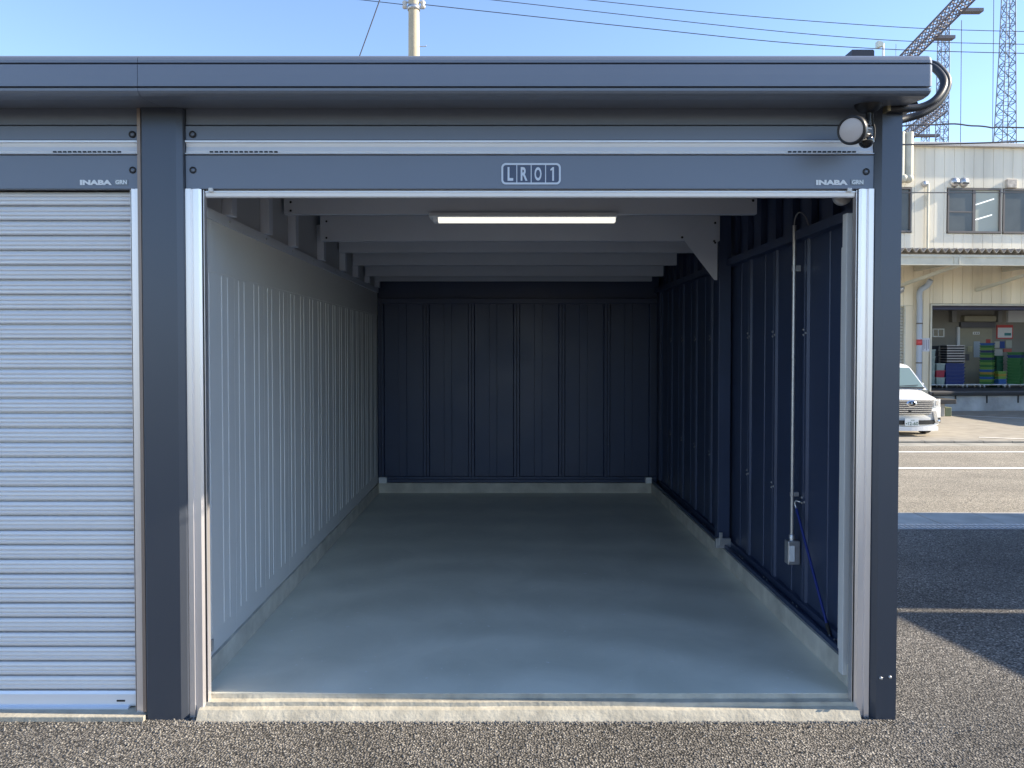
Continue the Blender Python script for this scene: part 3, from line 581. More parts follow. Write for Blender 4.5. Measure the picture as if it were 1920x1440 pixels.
#--PART2--
# ------------------------------------------------------------------ warehouse across the road
WY = 24.7
def wx(px_): return at(px_, 655, WY).x
def wz(py_): return at(1790, py_, WY).z
B = thing('warehouse', 'two storey pale panel warehouse with loading dock across the road', 'building', (15, WY + 4, -0.3))
M_WU = mat('pale_wall_panel', (0.80, 0.74, 0.61), 0.6, var=0.16, vscale=1.6, stretch=(1, 1, 0.07), rand=0.05)
M_WL = mat('cream_wall_panel', (0.80, 0.70, 0.52), 0.65, var=0.18, vscale=1.6, stretch=(1, 1, 0.07), rand=0.05)
M_TRIM = mat('cream_steel', (0.58, 0.55, 0.45), 0.55, var=0.12, vscale=3)
M_FRAME = mat('bronze_frame', (0.16, 0.14, 0.13), 0.45, 0.3)
M_GLASS = mat('window_glass', (0.12, 0.13, 0.13), 0.12, spec=0.3, var=0.25, vscale=0.9)
M_GLASS2 = mat('frosted_pane', (0.46, 0.48, 0.42), 0.4, spec=0.25, var=0.1, vscale=1)
M_INT = mat('dock_interior_wall', (0.27, 0.26, 0.23), 0.8, var=0.15, vscale=1)
PWD = 0.3255; X0, X1 = 7.8, 20.8; ZT = 8.12; ZC = 4.55
WIN = [(10.9, 12.9), (wx(1772), wx(1876)), (wx(1880), wx(1985))]; WZ0, WZ1 = wz(437), wz(353)
OX0 = wx(1744); OX1 = 20.3; OZ1 = wz(573); DZ = 0.32
SX0, SX1, SZ1 = 10.2, wx(1691), wz(575)
k = MB().box(X0, X1, WY + 0.05, WY + 0.10, WZ1, ZT).box(X0, X1, WY + 0.05, WY + 0.1, ZC - 0.5, WZ0)
k.build('backing_wall', M_WU, B)
def panel(x0, x1, z0, z1, m):
    MB().box(x0 + 0.004, x1 - 0.004, WY, WY + 0.04, z0, z1, 0.006).build('wall_panel', m, B)
x = X0
while x < X1 - 0.01:
    cuts = [w_ for w_ in WIN if w_[0] - 0.01 < x + PWD and w_[1] + 0.01 > x]
    if not cuts: panel(x, x + PWD, ZC, ZT, M_WU)
    else:
        panel(x, x + PWD, ZC, WZ0 - 0.02, M_WU); panel(x, x + PWD, WZ1 + 0.02, ZT, M_WU)
        for a, b in cuts:
            if x < a < x + PWD and a - x > 0.02: panel(x, a - 0.015, WZ0 - 0.02, WZ1 + 0.02, M_WU)
            if x < b < x + PWD and x + PWD - b > 0.02:
                nx = [w_[0] for w_ in WIN if b < w_[0] < x + PWD]
                panel(b + 0.015, (nx[0] - 0.015) if nx else x + PWD, WZ0 - 0.02, WZ1 + 0.02, M_WU)
    # lower storey
    z0 = -0.3
    if x + PWD > OX0:
        if x < OX0 - 0.03: panel(x, OX0 - 0.06, z0, ZC - 0.01, M_WL)
        panel(max(x, OX0 - 0.055), x + PWD, OZ1 + 0.06, ZC - 0.01, M_WL)
    elif x + PWD > SX0 and x < SX1:
        panel(x, x + PWD, SZ1 + 0.03, ZC - 0.01, M_WL)
        if x + PWD > SX1 + 0.02: panel(SX1 + 0.04, x + PWD, z0, SZ1 + 0.025, M_WL)
    else: panel(x, x + PWD, z0, ZC - 0.01, M_WL)
    x += PWD
for i in range(6):
    xa = X0 + i * 2.2; MB().box(xa, xa + 2.19, WY - 0.16, WY + 0.12, ZT + 0.002, ZT + 0.12, 0.01).build('coping', mat('coping_metal', (0.50, 0.48, 0.46), 0.5, 0.2, rand=0.05), B)
MB().box(X0, X1, WY + 0.13, WY + 9, 7.9, 8.0).build('roof', M_ROOF, B)
MB().box(X0, X0 + 0.1, WY + 0.11, WY + 9, -0.3, 7.9).build('side_wall', M_WU, B); MB().box(X1 - 0.1, X1, WY + 0.11, WY + 9, -0.3, 7.9).build('side_wall', M_WU, B)
MB().box(X0 + 0.1, X1 - 0.1, WY + 8.9, WY + 9, -0.3, 7.9).build('rear_wall', M_WU, B)
MB().box(X0 + 0.1, X1 - 0.1, WY + 0.11, WY + 8.8, 4.2, 4.35).build('upper_floor', M_INT, B)
for wi, (a, b) in enumerate(WIN):
    wn = MB().box(a, b, WY - 0.03, WY + 0.06, WZ1 - 0.05, WZ1).box(a, b, WY - 0.05, WY + 0.06, WZ0, WZ0 + 0.06).box(a, a + 0.05, WY - 0.03, WY + 0.06, WZ0 + 0.06, WZ1 - 0.05).box(b - 0.05, b, WY - 0.03, WY + 0.06, WZ0 + 0.06, WZ1 - 0.05)
    wn = wn.build('window', M_FRAME, B); mx = (a + b) / 2
    MB().box(mx - 0.045, mx + 0.045, WY - 0.01, WY + 0.04, WZ0 + 0.06, WZ1 - 0.05).build('mullion', M_FRAME, wn)
    MB().box(a + 0.05, mx - 0.045, WY + 0.012, WY + 0.022, WZ0 + 0.06, WZ1 - 0.05).build('pane', M_GLASS, wn)
    MB().box(mx + 0.045, b - 0.05, WY + 0.03, WY + 0.04, WZ0 + 0.06, WZ1 - 0.05).build('pane', M_GLASS2 if wi else M_GLASS, wn)
    if wi == 1:
        MB().box(a + 0.05, mx - 0.045, WY - 0.005, WY + 0.011, wz(397) - 0.02, wz(397) + 0.02).build('glazing_bar', M_FRAME, wn)
        for (p0, p1) in (((1826, 385), (1867, 372)), ((1829, 412), (1863, 402))):
            q0, q1 = at(*p0, WY + 0.026), at(*p1, WY + 0.026); MB().bar(q0, q1, 0.004, 0.035).build('lit_tube', mat('office_tube', (0.9, 0.9, 0.9), 0.5, emit=(1, 1, 0.95), estr=0.35), wn)
# round hooded vents, pipes and ducts on the wall
for px_ in (1789, 1807):
    c = at(px_, 342, WY)
    vt = MB().lathe([(0.16, 0.03), (0.16, -0.02), (0.145, -0.06), (0.11, -0.11), (0.05, -0.14), (0, -0.145)], c, (0, 1, 0), 24).build('vent_hood', M_GALV, B)
    MB().extrude([(c.x - 0.10, c.z - 0.07), (c.x + 0.10, c.z - 0.07), (c.x + 0.085, c.z - 0.02), (c.x - 0.085, c.z - 0.02)], lambda a, b, t: (a, t, b), c.y - 0.142, c.y - 0.09).build('vent_mouth', M_BLACK, vt)
pp = at(1738, 345, WY - 0.08)
MB().tube([(pp.x, WY + 0.02, pp.z), (pp.x, WY - 0.06, pp.z), (pp.x, WY - 0.08, pp.z - 0.03), (pp.x, WY - 0.08, 4.65)], 0.035, 10).build('drain_pipe', M_TRIM, B)
MB().lathe([(0.10, 0.03), (0.10, -0.05), (0.06, -0.08), (0, -0.085)], (pp.x - 0.07, WY, pp.z), (0, 1, 0), 16).build('vent_cap', M_GALV, B)
for px_, r in ((1683, 0.14), (1692, 0.05), (1699, 0.14)):
    c = at(px_, 300, WY - 0.2)
    MB().tube([(c.x, WY - 0.2, 8.5), (c.x, WY - 0.2, wz(335))], r, 14).build('duct', M_TRIM, B)
for px_ in (1688, 1699):
    c = at(px_, 336, WY - 0.22); MB().lathe([(0.15 * math.sin(math.pi * i / 8), -0.15 * math.cos(math.pi * i / 8)) for i in range(9)], c, (0, 0, 1), 14).build('duct_elbow', M_TRIM, B)
c = at(1898, 345, WY); MB().box(c.x - 0.16, c.x + 0.18, WY - 0.10, WY - 0.002, WZ1 + 0.02, WZ1 + 0.30, 0.02).build('sun_blind_box', mat('peeling_paint', (0.55, 0.50, 0.44), 0.8, var=0.35, vscale=9), B)
# canopy
CYF = 22.5; cz0 = at(1790, 475, CYF).z
k = MB(); ln = []; x = X0; n_c = 0
while x < X1:
    for i in range(8):
        ln.append((x + 0.22 * i / 8, 0.055 * math.sin(2 * math.pi * i / 8)))
    x += 0.22
def can(a, b, t): return (a, t, cz0 + 0.09 + b + (t - CYF) * 0.07)
k.sheet(ln, can, [CYF - 0.05, WY - 0.005], True); k.sheet([(a, b - 0.03) for a, b in ln], can, [CYF - 0.05, WY - 0.005], True)
k.add([can(a, b, CYF - 0.051) for a, b in ln] + [can(a, b - 0.03, CYF - 0.051) for a, b in ln], [(i, i + 1, len(ln) + i + 1, len(ln) + i) for i in range(len(ln) - 1)])
k.build('canopy_sheet', mat('fibre_cement', (0.34, 0.30, 0.25), 0.9, var=0.25, vscale=5), B)
zb1, zb0 = at(1790, 478, CYF).z, at(1790, 498, CYF).z
MB().box(X0, X1, CYF, CYF + 0.18, zb1 - 0.07, zb1).build('canopy_purlin', M_TRIM, B)
MB().box(X0, X1, CYF + 0.03, CYF + 0.06, zb0 + 0.025, zb1 - 0.07).box(X0, X1, CYF - 0.02, CYF + 0.12, zb0, zb0 + 0.025).build('canopy_beam', M_TRIM, B)
for px_ in (1788, 1600, 1976):
    c = at(px_, 490, CYF)
    MB().box(c.x - 0.16, c.x + 0.16, CYF + 0.012, CYF + 0.029, zb0 + 0.03, zb1 - 0.075).build('splice_plate', M_TRIM, B)
    MB().box(c.x - 0.025, c.x + 0.025, CYF - 0.015, CYF + 0.011, zb0 + 0.026, zb1 - 0.072).build('stiffener', M_TRIM, B)
    MB().box(c.x - 0.05, c.x + 0.05, CYF + 0.121, WY - 0.002, zb0 + 0.05, zb0 + 0.2).build('canopy_arm', M_TRIM, B)
    MB().bar((c.x + 0.05, CYF + 0.13, zb0 + 0.02), (c.x - 0.9, WY - 0.02, zb0 - 0.55), 0.09, 0.09).build('canopy_brace', M_TRIM, B)
# rain pipe
c = at(1722, 520, WY - 0.14)
rp = MB().tube(smooth_path([(c.x + 0.25, WY - 0.3, zb0 - 0.25), (c.x + 0.2, WY - 0.2, zb0 - 0.42), (c.x, WY - 0.14, zb0 - 0.6), (c.x, WY - 0.14, zb0 - 1.0)], 4) + [Vector((c.x, WY - 0.14, -0.25))], 0.085, 14).build('rain_pipe', mat('grey_pvc', (0.42, 0.46, 0.52), 0.5), B)
for z in (wz(607), wz(680)): MB().lathe([(0.09, -0.02), (0.094, -0.02), (0.094, 0.02), (0.09, 0.02)], (c.x, WY - 0.14, z), (0, 0, 1), 14).build('pipe_band', M_FRAME, rp)
MB().lathe([(0.0865, -0.09), (0.0875, -0.09), (0.0875, 0.09), (0.0865, 0.09)], (c.x, WY - 0.14, wz(642)), (0, 0, 1), 14).build('red_label', mat('red_print', (0.60, 0.08, 0.08), 0.5), rp)
nb = MB().box(wx(1726), wx(1741), WY - 0.012, WY - 0.001, wz(659), wz(634)).build('notice_board', mat('notice_paper', (0.62, 0.62, 0.66), 0.7), B)
for i in range(4):
    xa = wx(1727.5) + i * 0.058; MB().box(xa, xa + 0.02, WY - 0.015, WY - 0.0125, wz(657) + 0.05 * (i % 2), wz(637)).build('notice_text', mat('grey_print', (0.22, 0.22, 0.28), 0.7), nb)
# small roller shutter at left
k = MB().box(SX0, SX1, WY + 0.06, WY + 0.07, -0.3, SZ1)
rs = k.build('side_shutter', M_TRIM, B); sl = MB().extrude([(WY + 0.058, 0.0), (WY + 0.03, 0.03), (WY + 0.03, 0.07), (WY + 0.058, 0.085)], lambda a, b, t: (t, a, b), SX0, SX1); slm, slc = sl.mesh('slat', mat('dull_slat', (0.40, 0.39, 0.35), 0.5, 0.3))
z = -0.28
while z < SZ1 - 0.09: place('slat', slm, (slc.x, slc.y, z + slc.z), rs); z += 0.1
MB().box(SX1, SX1 + 0.035, WY - 0.03, WY + 0.07, -0.3, SZ1 + 0.03).build('shutter_jamb', M_TRIM, B); MB().box(SX0, SX1, WY - 0.03, WY + 0.07, SZ1, SZ1 + 0.03).build('shutter_head', M_TRIM, B)
c = at(1681, 545, WY); MB().lathe([(0.13, 0), (0.13, -0.1), (0.08, -0.22), (0, -0.24)], (c.x, WY, c.z), (0, 1, -0.3), 16).build('wall_lamp', M_GALV, B)
# dock opening
MB().box(OX0 - 0.05, OX0, WY - 0.04, WY + 0.16, DZ, OZ1 + 0.05).build('dock_jamb', M_TRIM, B); MB().box(OX0, OX1 + 0.6, WY - 0.04, WY + 0.16, OZ1, OZ1 + 0.05).build('dock_head', M_TRIM, B)
MB().box(OX0, OX1, WY + 0.17, WY + 0.5, OZ1 - 0.12, OZ1 + 0.3).build('shutter_roll', mat('navy_steel', (0.03, 0.03, 0.07), 0.5), B)
BY = 27.9
MB().box(OX0 - 0.3, OX1 + 0.3, BY, BY + 0.1, DZ, 3.9).build('dock_rear_wall', M_INT, B)
MB().box(OX0 - 0.3, OX0 - 0.2, WY + 0.12, BY - 0.002, DZ, 3.9).build('dock_side_wall', M_INT, B); MB().box(OX1 + 0.2, OX1 + 0.3, WY + 0.12, BY - 0.002, DZ, 3.9).build('dock_side_wall', M_INT, B)
MB().box(OX0 - 0.3, OX1 + 0.3, WY + 0.12, BY, 3.902, 4.0).build('dock_ceiling', M_INT, B)
MB().box(OX0 - 0.06, OX1 + 0.5, WY - 0.08, BY - 0.003, DZ - 0.14, DZ, 0.01).build('dock_floor', mat('dock_floor_dark', (0.09, 0.09, 0.10), 0.6, var=0.2), B)
MB().box(OX0 - 0.05, OX1 + 0.5, WY - 0.04, WY + 0.3, -0.35, DZ - 0.142).build('dock_face', mat('stained_concrete', (0.36, 0.36, 0.35), 0.9, var=0.35, vscale=2, bump=0.004, bscale=20), B)
for i in range(5):
    xa = wx(1790) + i * 1.05; MB().box(xa, xa + 0.03, WY - 0.07, WY - 0.041, -0.05, DZ - 0.142).build('bumper_bracket', M_RUBBER, B)
MB().box(OX0, OX1 + 0.4, WY - 0.14, WY - 0.081, DZ - 0.13, DZ - 0.03, 0.02).build('dock_bumper', M_RUBBER, B)
# things on the dock's rear wall
def bx(px_): return at(px_, 655, BY).x
def bz(py_): return at(1800, py_, BY).z
def wallbox(px0, px1, py0, py1, d, name, m, parent=B, bev=0.0):
    return MB().box(bx(px0), bx(px1), BY - d, BY - 0.002, bz(py1), bz(py0), bev).build(name, m, parent)
M_DOORC = mat('cream_door', (0.36, 0.34, 0.26), 0.55, var=0.06)
dr_ = wallbox(1812, 1876, 616, 727, 0.03, 'sliding_door', M_DOORC)
MB().box(bx(1815), bx(1831), BY - 0.06, BY - 0.031, bz(676), bz(664)).build('door_pull', mat('pull_grey', (0.13, 0.13, 0.15), 0.5), dr_)
MB().box(bx(1838), bx(1851), BY - 0.045, BY - 0.031, bz(627), bz(622)).build('door_plate', M_WHITE, dr_)
for i in range(3): MB().box(bx(1840 + 3.6 * i), bx(1841.8 + 3.6 * i), BY - 0.048, BY - 0.0455, bz(625.5), bz(623.5)).build('plate_mark', M_BLACK, dr_)
MB().box(bx(1828), bx(1837), BY - 0.045, BY - 0.031, bz(660), bz(649)).build('door_notice', mat('yellow_paper', (0.52, 0.48, 0.30), 0.7), dr_)
MB().box(bx(1818.5), bx(1821), BY - 0.045, BY - 0.031, bz(659), bz(652)).build('door_handle', M_BLACK, dr_)
MB().box(bx(1840), bx(1852), BY - 0.045, BY - 0.031, bz(670), bz(640)).build('door_poster', mat('blue_paper', (0.42, 0.50, 0.58), 0.7), dr_)
wallbox(1806, 1811, 613, 651, 0.09, 'door_jamb', M_WHITE)
wallbox(1812, 1880, 604, 614, 0.10, 'door_track', mat('track_grey', (0.12, 0.12, 0.14), 0.5, 0.3))
wallbox(1815, 1877, 592, 603, 0.22, 'air_curtain', M_DOORC, B, 0.02)
for a, b in ((1792, 1801), (1882, 1890)): wallbox(a, b, 583, 604, 0.18, 'wall_box', mat('box_grey', (0.30, 0.30, 0.29), 0.6), B, 0.01)
fw = wallbox(1759, 1782, 616, 632, 0.05, 'small_window', M_WHITE)
for a, b in ((1761.5, 1769), (1771, 1779.5)): MB().box(bx(a), bx(b), BY - 0.056, BY - 0.051, bz(630), bz(618)).build('small_pane', M_GLASS, fw)
rf = wallbox(1885, 1917, 609, 635, 0.03, 'red_notice_frame', mat('red_print', (0.6, 0.08, 0.08)))
MB().box(bx(1887), bx(1915), BY - 0.036, BY - 0.031, bz(633), bz(614)).build('notice_sheet', M_WHITE, rf); MB().box(bx(1900), bx(1913), BY - 0.04, BY - 0.0365, bz(629), bz(624)).build('notice_picture', mat('teal_print', (0.05, 0.25, 0.28), 0.6), rf)
wallbox(1904, 1945, 582, 604, 0.12, 'wall_cabinet', M_WHITE)
for (a, b, c_, d, col) in ((1881, 1891, 640, 652, (0.55, 0.55, 0.5)), (1892, 1901, 640, 653, (0.04, 0.08, 0.30)), (1903, 1915, 638, 652, (0.45, 0.48, 0.42)), (1881, 1897, 655, 668, (0.5, 0.4, 0.38)), (1899, 1915, 654, 660, (0.5, 0.15, 0.12)), (1864, 1873, 636, 644, (0.45, 0.08, 0.08))):
    wallbox(a, b, c_, d, 0.035, 'poster', mat('poster_%d' % a, col, 0.7))

# ------------------------------------------------------------------ crates and dollies on the dock
KY = 26.9
def kx(px_): return at(px_, 655, KY).x
def kz(py_): return at(1800, py_, KY).z
M_CLEAR = mat('clear_bin_plastic', (0.30, 0.40, 0.40), 0.25, var=0.15, vscale=6)
M_DOLLY = mat('dolly_white', (0.7, 0.72, 0.74), 0.5)
def dolly(px0, px1, y, label):
    t = thing('dolly', label, 'dolly', ((kx(px0) + kx(px1)) / 2, y, DZ), 'dollies on the loading dock')
    x0, x1 = kx(px0), kx(px1); MB().box(x0, x1, y - 0.2, y + 0.2, DZ + 0.10, DZ + 0.135, 0.01).build('deck', M_DOLLY, t)
    for xx in (x0 + 0.06, x1 - 0.06):
        for yy in (y - 0.15, y + 0.15):
            c_ = MB().box(xx - 0.02, xx + 0.02, yy - 0.02, yy + 0.02, DZ + 0.055, DZ + 0.099).build('fork', M_DOLLY, t)
            MB().lathe([(0.0, -0.015), (0.038, -0.015), (0.04, 0), (0.038, 0.015), (0, 0.015)], (xx, yy, DZ + 0.04), (1, 0, 0), 12).build('caster', M_GALV, t)
def crate(label, group, cx, cy, z, w_, d_, h_, m, rot=0.0, ribs=True, cat='crate'):
    """open plastic crate: tapered walls, thick rim, ribs, floor"""
    k = MB(); t = 0.015; hw, hd = w_ / 2, d_ / 2; tp = 0.93
    for sx_, sy_ in ((1, 0), (-1, 0), (0, 1), (0, -1)):
        if sx_: k.add([(sx_ * hw * tp, -hd * tp, 0), (sx_ * hw * tp, hd * tp, 0), (sx_ * hw, hd, h_), (sx_ * hw, -hd, h_), (sx_ * (hw * tp - t), -hd * tp, 0), (sx_ * (hw * tp - t), hd * tp, 0), (sx_ * (hw - t), hd, h_), (sx_ * (hw - t), -hd, h_)], [(0, 1, 2, 3), (7, 6, 5, 4), (3, 2, 6, 7)])
        else: k.add([(-hw * tp, sy_ * hd * tp, 0), (hw * tp, sy_ * hd * tp, 0), (hw, sy_ * hd, h_), (-hw, sy_ * hd, h_), (-hw * tp, sy_ * (hd * tp - t), 0), (hw * tp, sy_ * (hd * tp - t), 0), (hw, sy_ * (hd - t), h_), (-hw, sy_ * (hd - t), h_)], [(0, 1, 2, 3), (7, 6, 5, 4), (3, 2, 6, 7)])
    k.box(-hw * tp, hw * tp, -hd * tp, hd * tp, 0.0, 0.012)
    me, c = k.mesh('crate', m, Vector((0, 0, 0)))
    o = place('crate', me, (cx, cy, z), None, (0, 0, rot)); tag(o, label, cat, group)
    r = MB(); e = 0.012
    r.box(-hw - e, hw + e, -hd - e, -hd + 0.01, h_ - 0.03, h_).box(-hw - e, hw + e, hd - 0.01, hd + e, h_ - 0.03, h_).box(-hw - e, -hw + 0.01, -hd + 0.01, hd - 0.01, h_ - 0.03, h_).box(hw - 0.01, hw + e, -hd + 0.01, hd - 0.01, h_ - 0.03, h_)
    me2, _ = r.mesh('rim', m, Vector((0, 0, 0))); ro = bpy.data.objects.new('rim', me2); C.objects.link(ro); ro.parent = o
    if ribs and h_ > 0.12:
        q = MB()
        for i in range(5):
            xx = -hw * 0.8 + i * hw * 0.4; q.box(xx - 0.008, xx + 0.008, -hd - 0.006, -hd * tp + 0.004, 0.01, h_ - 0.031)
        me3, _ = q.mesh('rib', m, Vector((0, 0, 0))); po = bpy.data.objects.new('rib', me3); C.objects.link(po); po.parent = o
    return o
ORD = ['bottom', 'second', 'third', 'fourth', 'fifth', 'sixth', 'seventh', 'eighth', 'ninth', 'tenth', 'eleventh', 'twelfth', 'thirteenth', 'fourteenth', 'fifteenth', 'sixteenth', 'seventeenth', 'eighteenth']
def stack(px0, px1, y, z0, n, z1, colors, desc, group, depth=0.4, rot=0.0, wfac=1.0, cat='crate'):
    x0, x1 = kx(px0), kx(px1); h = (z1 - z0) / n
    for i in range(n):
        m, cn = colors[i % len(colors)]
        pos = (ORD[i] + ' from the bottom') if 0 < i < n - 1 else ('at the bottom' if i == 0 else 'on top')
        crate('%s %s, %s' % (cn, desc, pos), group, (x0 + x1) / 2 + random.uniform(-0.006, 0.006), y, z0 + i * h, (x1 - x0) * wfac, depth, h - 0.004, m, rot + random.uniform(-0.012, 0.012), cat=cat)
BZ = DZ + 0.136
RED = mat('red_crate', (0.42, 0.03, 0.07), 0.45); BLU = mat('blue_crate', (0.006, 0.030, 0.17), 0.45); BLK = mat('black_crate', (0.015, 0.018, 0.028), 0.5)
SIL = mat('silver_tray', (0.48, 0.46, 0.46), 0.45, 0.3); GRN = mat('green_crate', (0.03, 0.16, 0.045), 0.45); LGN = mat('lime_crate', (0.15, 0.30, 0.06), 0.45)
SBL = mat('sky_blue_crate', (0.02, 0.11, 0.34), 0.45); YEL = mat('yellow_crate', (0.33, 0.25, 0.04), 0.45); DGN = mat('dark_green_crate', (0.01, 0.10, 0.05), 0.5); NVY = mat('navy_crate', (0.015, 0.03, 0.12), 0.5)
dolly(1741, 1774, KY, 'white dolly under the clear plastic bins beside the dock jamb'); dolly(1776, 1814, KY, 'white dolly under the stack of blue crates')
dolly(1816, 1848, KY, 'empty white dolly in front of the sliding door'); dolly(1850, 1896, KY, 'white dolly under the green and blue crate stack'); dolly(1899, 1940, KY, 'white dolly at the right edge under plain green crates')
stack(1743, 1755.5, KY - 0.02, BZ, 5, kz(655), [(M_CLEAR, 'clear')], 'plastic bin in the tall stack beside the dock jamb', 'clear bins', 0.35)
stack(1757, 1773, KY - 0.06, BZ, 3, kz(681), [(M_CLEAR, 'clear'), (RED, 'red'), (M_CLEAR, 'clear')], 'bin in the short stack between clear bins and blue crates', 'bins in the short stack', 0.35)
stack(1760, 1777, KY + 0.42, DZ, 8, kz(648), [(BLK, 'black')], 'crate in the stack behind the red bin', 'black crates', 0.4)
stack(1776, 1813, KY, BZ, 6, kz(681), [(BLU, 'dark blue')], 'crate in the stack under the silver trays', 'dark blue crates', 0.4)
stack(1778, 1812, KY, kz(681) + 0.004, 7, kz(647), [(BLK, 'black')], 'tray with silver rim on the blue crates', 'silver rimmed trays', 0.4)
for i in range(7):
    o = [q for q in bpy.data.objects if q.name.startswith('rim') and q.parent and q.parent.get('group') == 'silver rimmed trays']
for q in o: q.data.materials.clear(); q.data.materials.append(SIL)
stack(1850, 1878, KY, BZ, 17, kz(643), [(GRN, 'green'), (LGN, 'lime'), (SBL, 'sky blue'), (GRN, 'green'), (YEL, 'yellow'), (SBL, 'sky blue'), (LGN, 'lime'), (GRN, 'green'), (LGN, 'lime'), (GRN, 'green'), (NVY, 'navy'), (LGN, 'lime'), (GRN, 'green'), (NVY, 'navy'), (LGN, 'lime'), (GRN, 'green'), (SBL, 'sky blue')],
      'crate in the tall turned stack right of the door', 'mixed colour crates', 0.37, R(42), 0.70)
stack(1879, 1894, KY - 0.05, BZ, 5, kz(696), [(SBL, 'sky blue'), (SBL, 'sky blue'), (LGN, 'lime'), (YEL, 'yellow'), (LGN, 'lime')], 'crate in the low stack beside the tall turned stack', 'low mixed crates', 0.3)
stack(1893, 1906, KY + 0.45, DZ, 8, kz(667), [(DGN, 'dark green')], 'crate in the stack behind the low mixed stack', 'dark green crates', 0.4)
stack(1903, 1938, KY, BZ, 11, kz(660), [(GRN, 'green')] * 9 + [(BLU, 'blue')] + [(GRN, 'green')], 'crate in the stack at the right end of the dock', 'green crates at the right end', 0.4, R(38), 0.72)

# low kerb block beside the car with a slab on it
bk = thing('concrete_block', 'low concrete block with a dark slab on top beside the car', 'block', (wx(1755), 23.2, -0.3))
p0, p1 = at(1752, 780, 22.6), at(1788, 748, 22.6)
MB().box(p0.x + 0.1, p1.x - 0.25, 22.6, 23.6, -0.31, p1.z - 0.14, 0.02).build('body', M_CONC, bk); MB().box(p0.x - 0.2, p1.x, 22.45, 23.75, p1.z - 0.138, p1.z, 0.02).build('slab', mat('dark_slab', (0.06, 0.055, 0.05), 0.7), bk)
MB().box(p1.x - 0.22, p1.x - 0.02, 22.65, 23.1, -0.31, p1.z - 0.25, 0.02).build('green_can', mat('olive_can', (0.16, 0.18, 0.10), 0.6), bk)

# ------------------------------------------------------------------ parked car
CARX, CARY, CG = at(1710, 655, 17.35).x, 17.35, -0.3
CAR = thing('parked_car', 'white compact minivan with chrome grille parked facing the road', 'car', (CARX, CARY + 1.8, CG))
M_CAR = mat('car_white', (0.74, 0.74, 0.73), 0.18, 0.0, spec=0.6); M_CHR = mat('chrome', (0.80, 0.82, 0.86), 0.10, 1.0); M_CGL = mat('car_glass', (0.16, 0.22, 0.21), 0.04, spec=0.8)
def T(x, y, z): return (CARX + 1.06 * x, CARY + y, CG + z)
def ring(y, z0, z1, hw, n=24, e=4.5, bow=0.0):
    out = []
    for i in range(n):
        a = 2 * math.pi * (i + 0.5) / n; c_, s_ = math.cos(a), math.sin(a)
        xx = hw * (abs(c_) ** (2 / e)) * (1 if c_ > 0 else -1); zz = (z0 + z1) / 2 + (z1 - z0) / 2 * (abs(s_) ** (2 / e)) * (1 if s_ > 0 else -1)
        out.append(T(xx, y + bow * (xx / 0.74) ** 2, zz))
    return out
def loft(rings, capa=True, capb=True):
    k = MB(); n = len(rings[0]); vs = [v for r in rings for v in r]
    fs = [(i * n + j, i * n + (j + 1) % n, (i + 1) * n + (j + 1) % n, (i + 1) * n + j) for i in range(len(rings) - 1) for j in range(n)]
    if capa: fs.append(tuple(range(n))[::-1])
    if capb: fs.append(tuple(range((len(rings) - 1) * n, len(rings) * n)))
    return k.add(vs, fs, True)
loft([ring(0.02, 0.22, 0.80, 0.68, bow=0.15), ring(0.05, 0.18, 0.86, 0.715, bow=0.13), ring(0.14, 0.17, 0.90, 0.73, bow=0.09), ring(0.30, 0.17, 0.94, 0.735, bow=0.05), ring(0.75, 0.18, 1.04, 0.74), ring(0.95, 0.18, 1.06, 0.74), ring(3.3, 0.18, 1.06, 0.74), ring(3.45, 0.22, 1.04, 0.72)]).build('body', M_CAR, CAR)
k = MB()  # cabin shell with pillars: windscreen frame, roof
def cab(y, z, hw): return y, z, hw
prof_c = [(0.72, 1.03, 0.70), (1.28, 1.53, 0.605), (1.42, 1.60, 0.585), (1.75, 1.64, 0.58), (2.9, 1.64, 0.58), (3.3, 1.58, 0.57), (3.44, 1.04, 0.69)]
cs = []
for y, z, hw in prof_c:
    cs.append([T(-0.71, y, min(z, 1.03)), T(-hw, y, z - 0.012), T(-hw * 0.8, y, z), T(0, y, z + 0.012), T(hw * 0.8, y, z), T(hw, y, z - 0.012), T(0.71, y, min(z, 1.03))])
k.add([v for r in cs for v in r], [(i * 7 + j, i * 7 + j + 1, (i + 1) * 7 + j + 1, (i + 1) * 7 + j) for i in range(len(cs) - 1) for j in range(6)])
k.build('cabin', M_CAR, CAR)
def wsp(u, v_): # windscreen point u -1..1, v 0..1
    y = 0.72 + 0.56 * v_; z = 1.03 + 0.50 * v_; hw = 0.70 + (0.605 - 0.70) * v_
    return T(u * hw, y - 0.012 , z + 0.014 + 0.012 * (1 - u * u))
MB().add([wsp(u / 5 * 0.925, v_) for v_ in (0.05, 0.5, 0.96) for u in range(-5, 6)], [(j * 11 + i, j * 11 + i + 1, (j + 1) * 11 + i + 1, (j + 1) * 11 + i) for j in range(2) for i in range(10)], True).build('windscreen', M_CGL, CAR)
MB().tube([wsp(-0.93, 0.04), wsp(0.93, 0.04)], 0.018, 6).build('cowl', M_BLACK, CAR)
for a, b in ((-0.75, -0.05), (-0.0, 0.75)): MB().tube([Vector(wsp(a, 0.05)) + Vector((0, -0.02, 0.02)), Vector(wsp(b, 0.13)) + Vector((0, -0.02, 0.015))], 0.009, 6).build('wiper', M_BLACK, CAR)
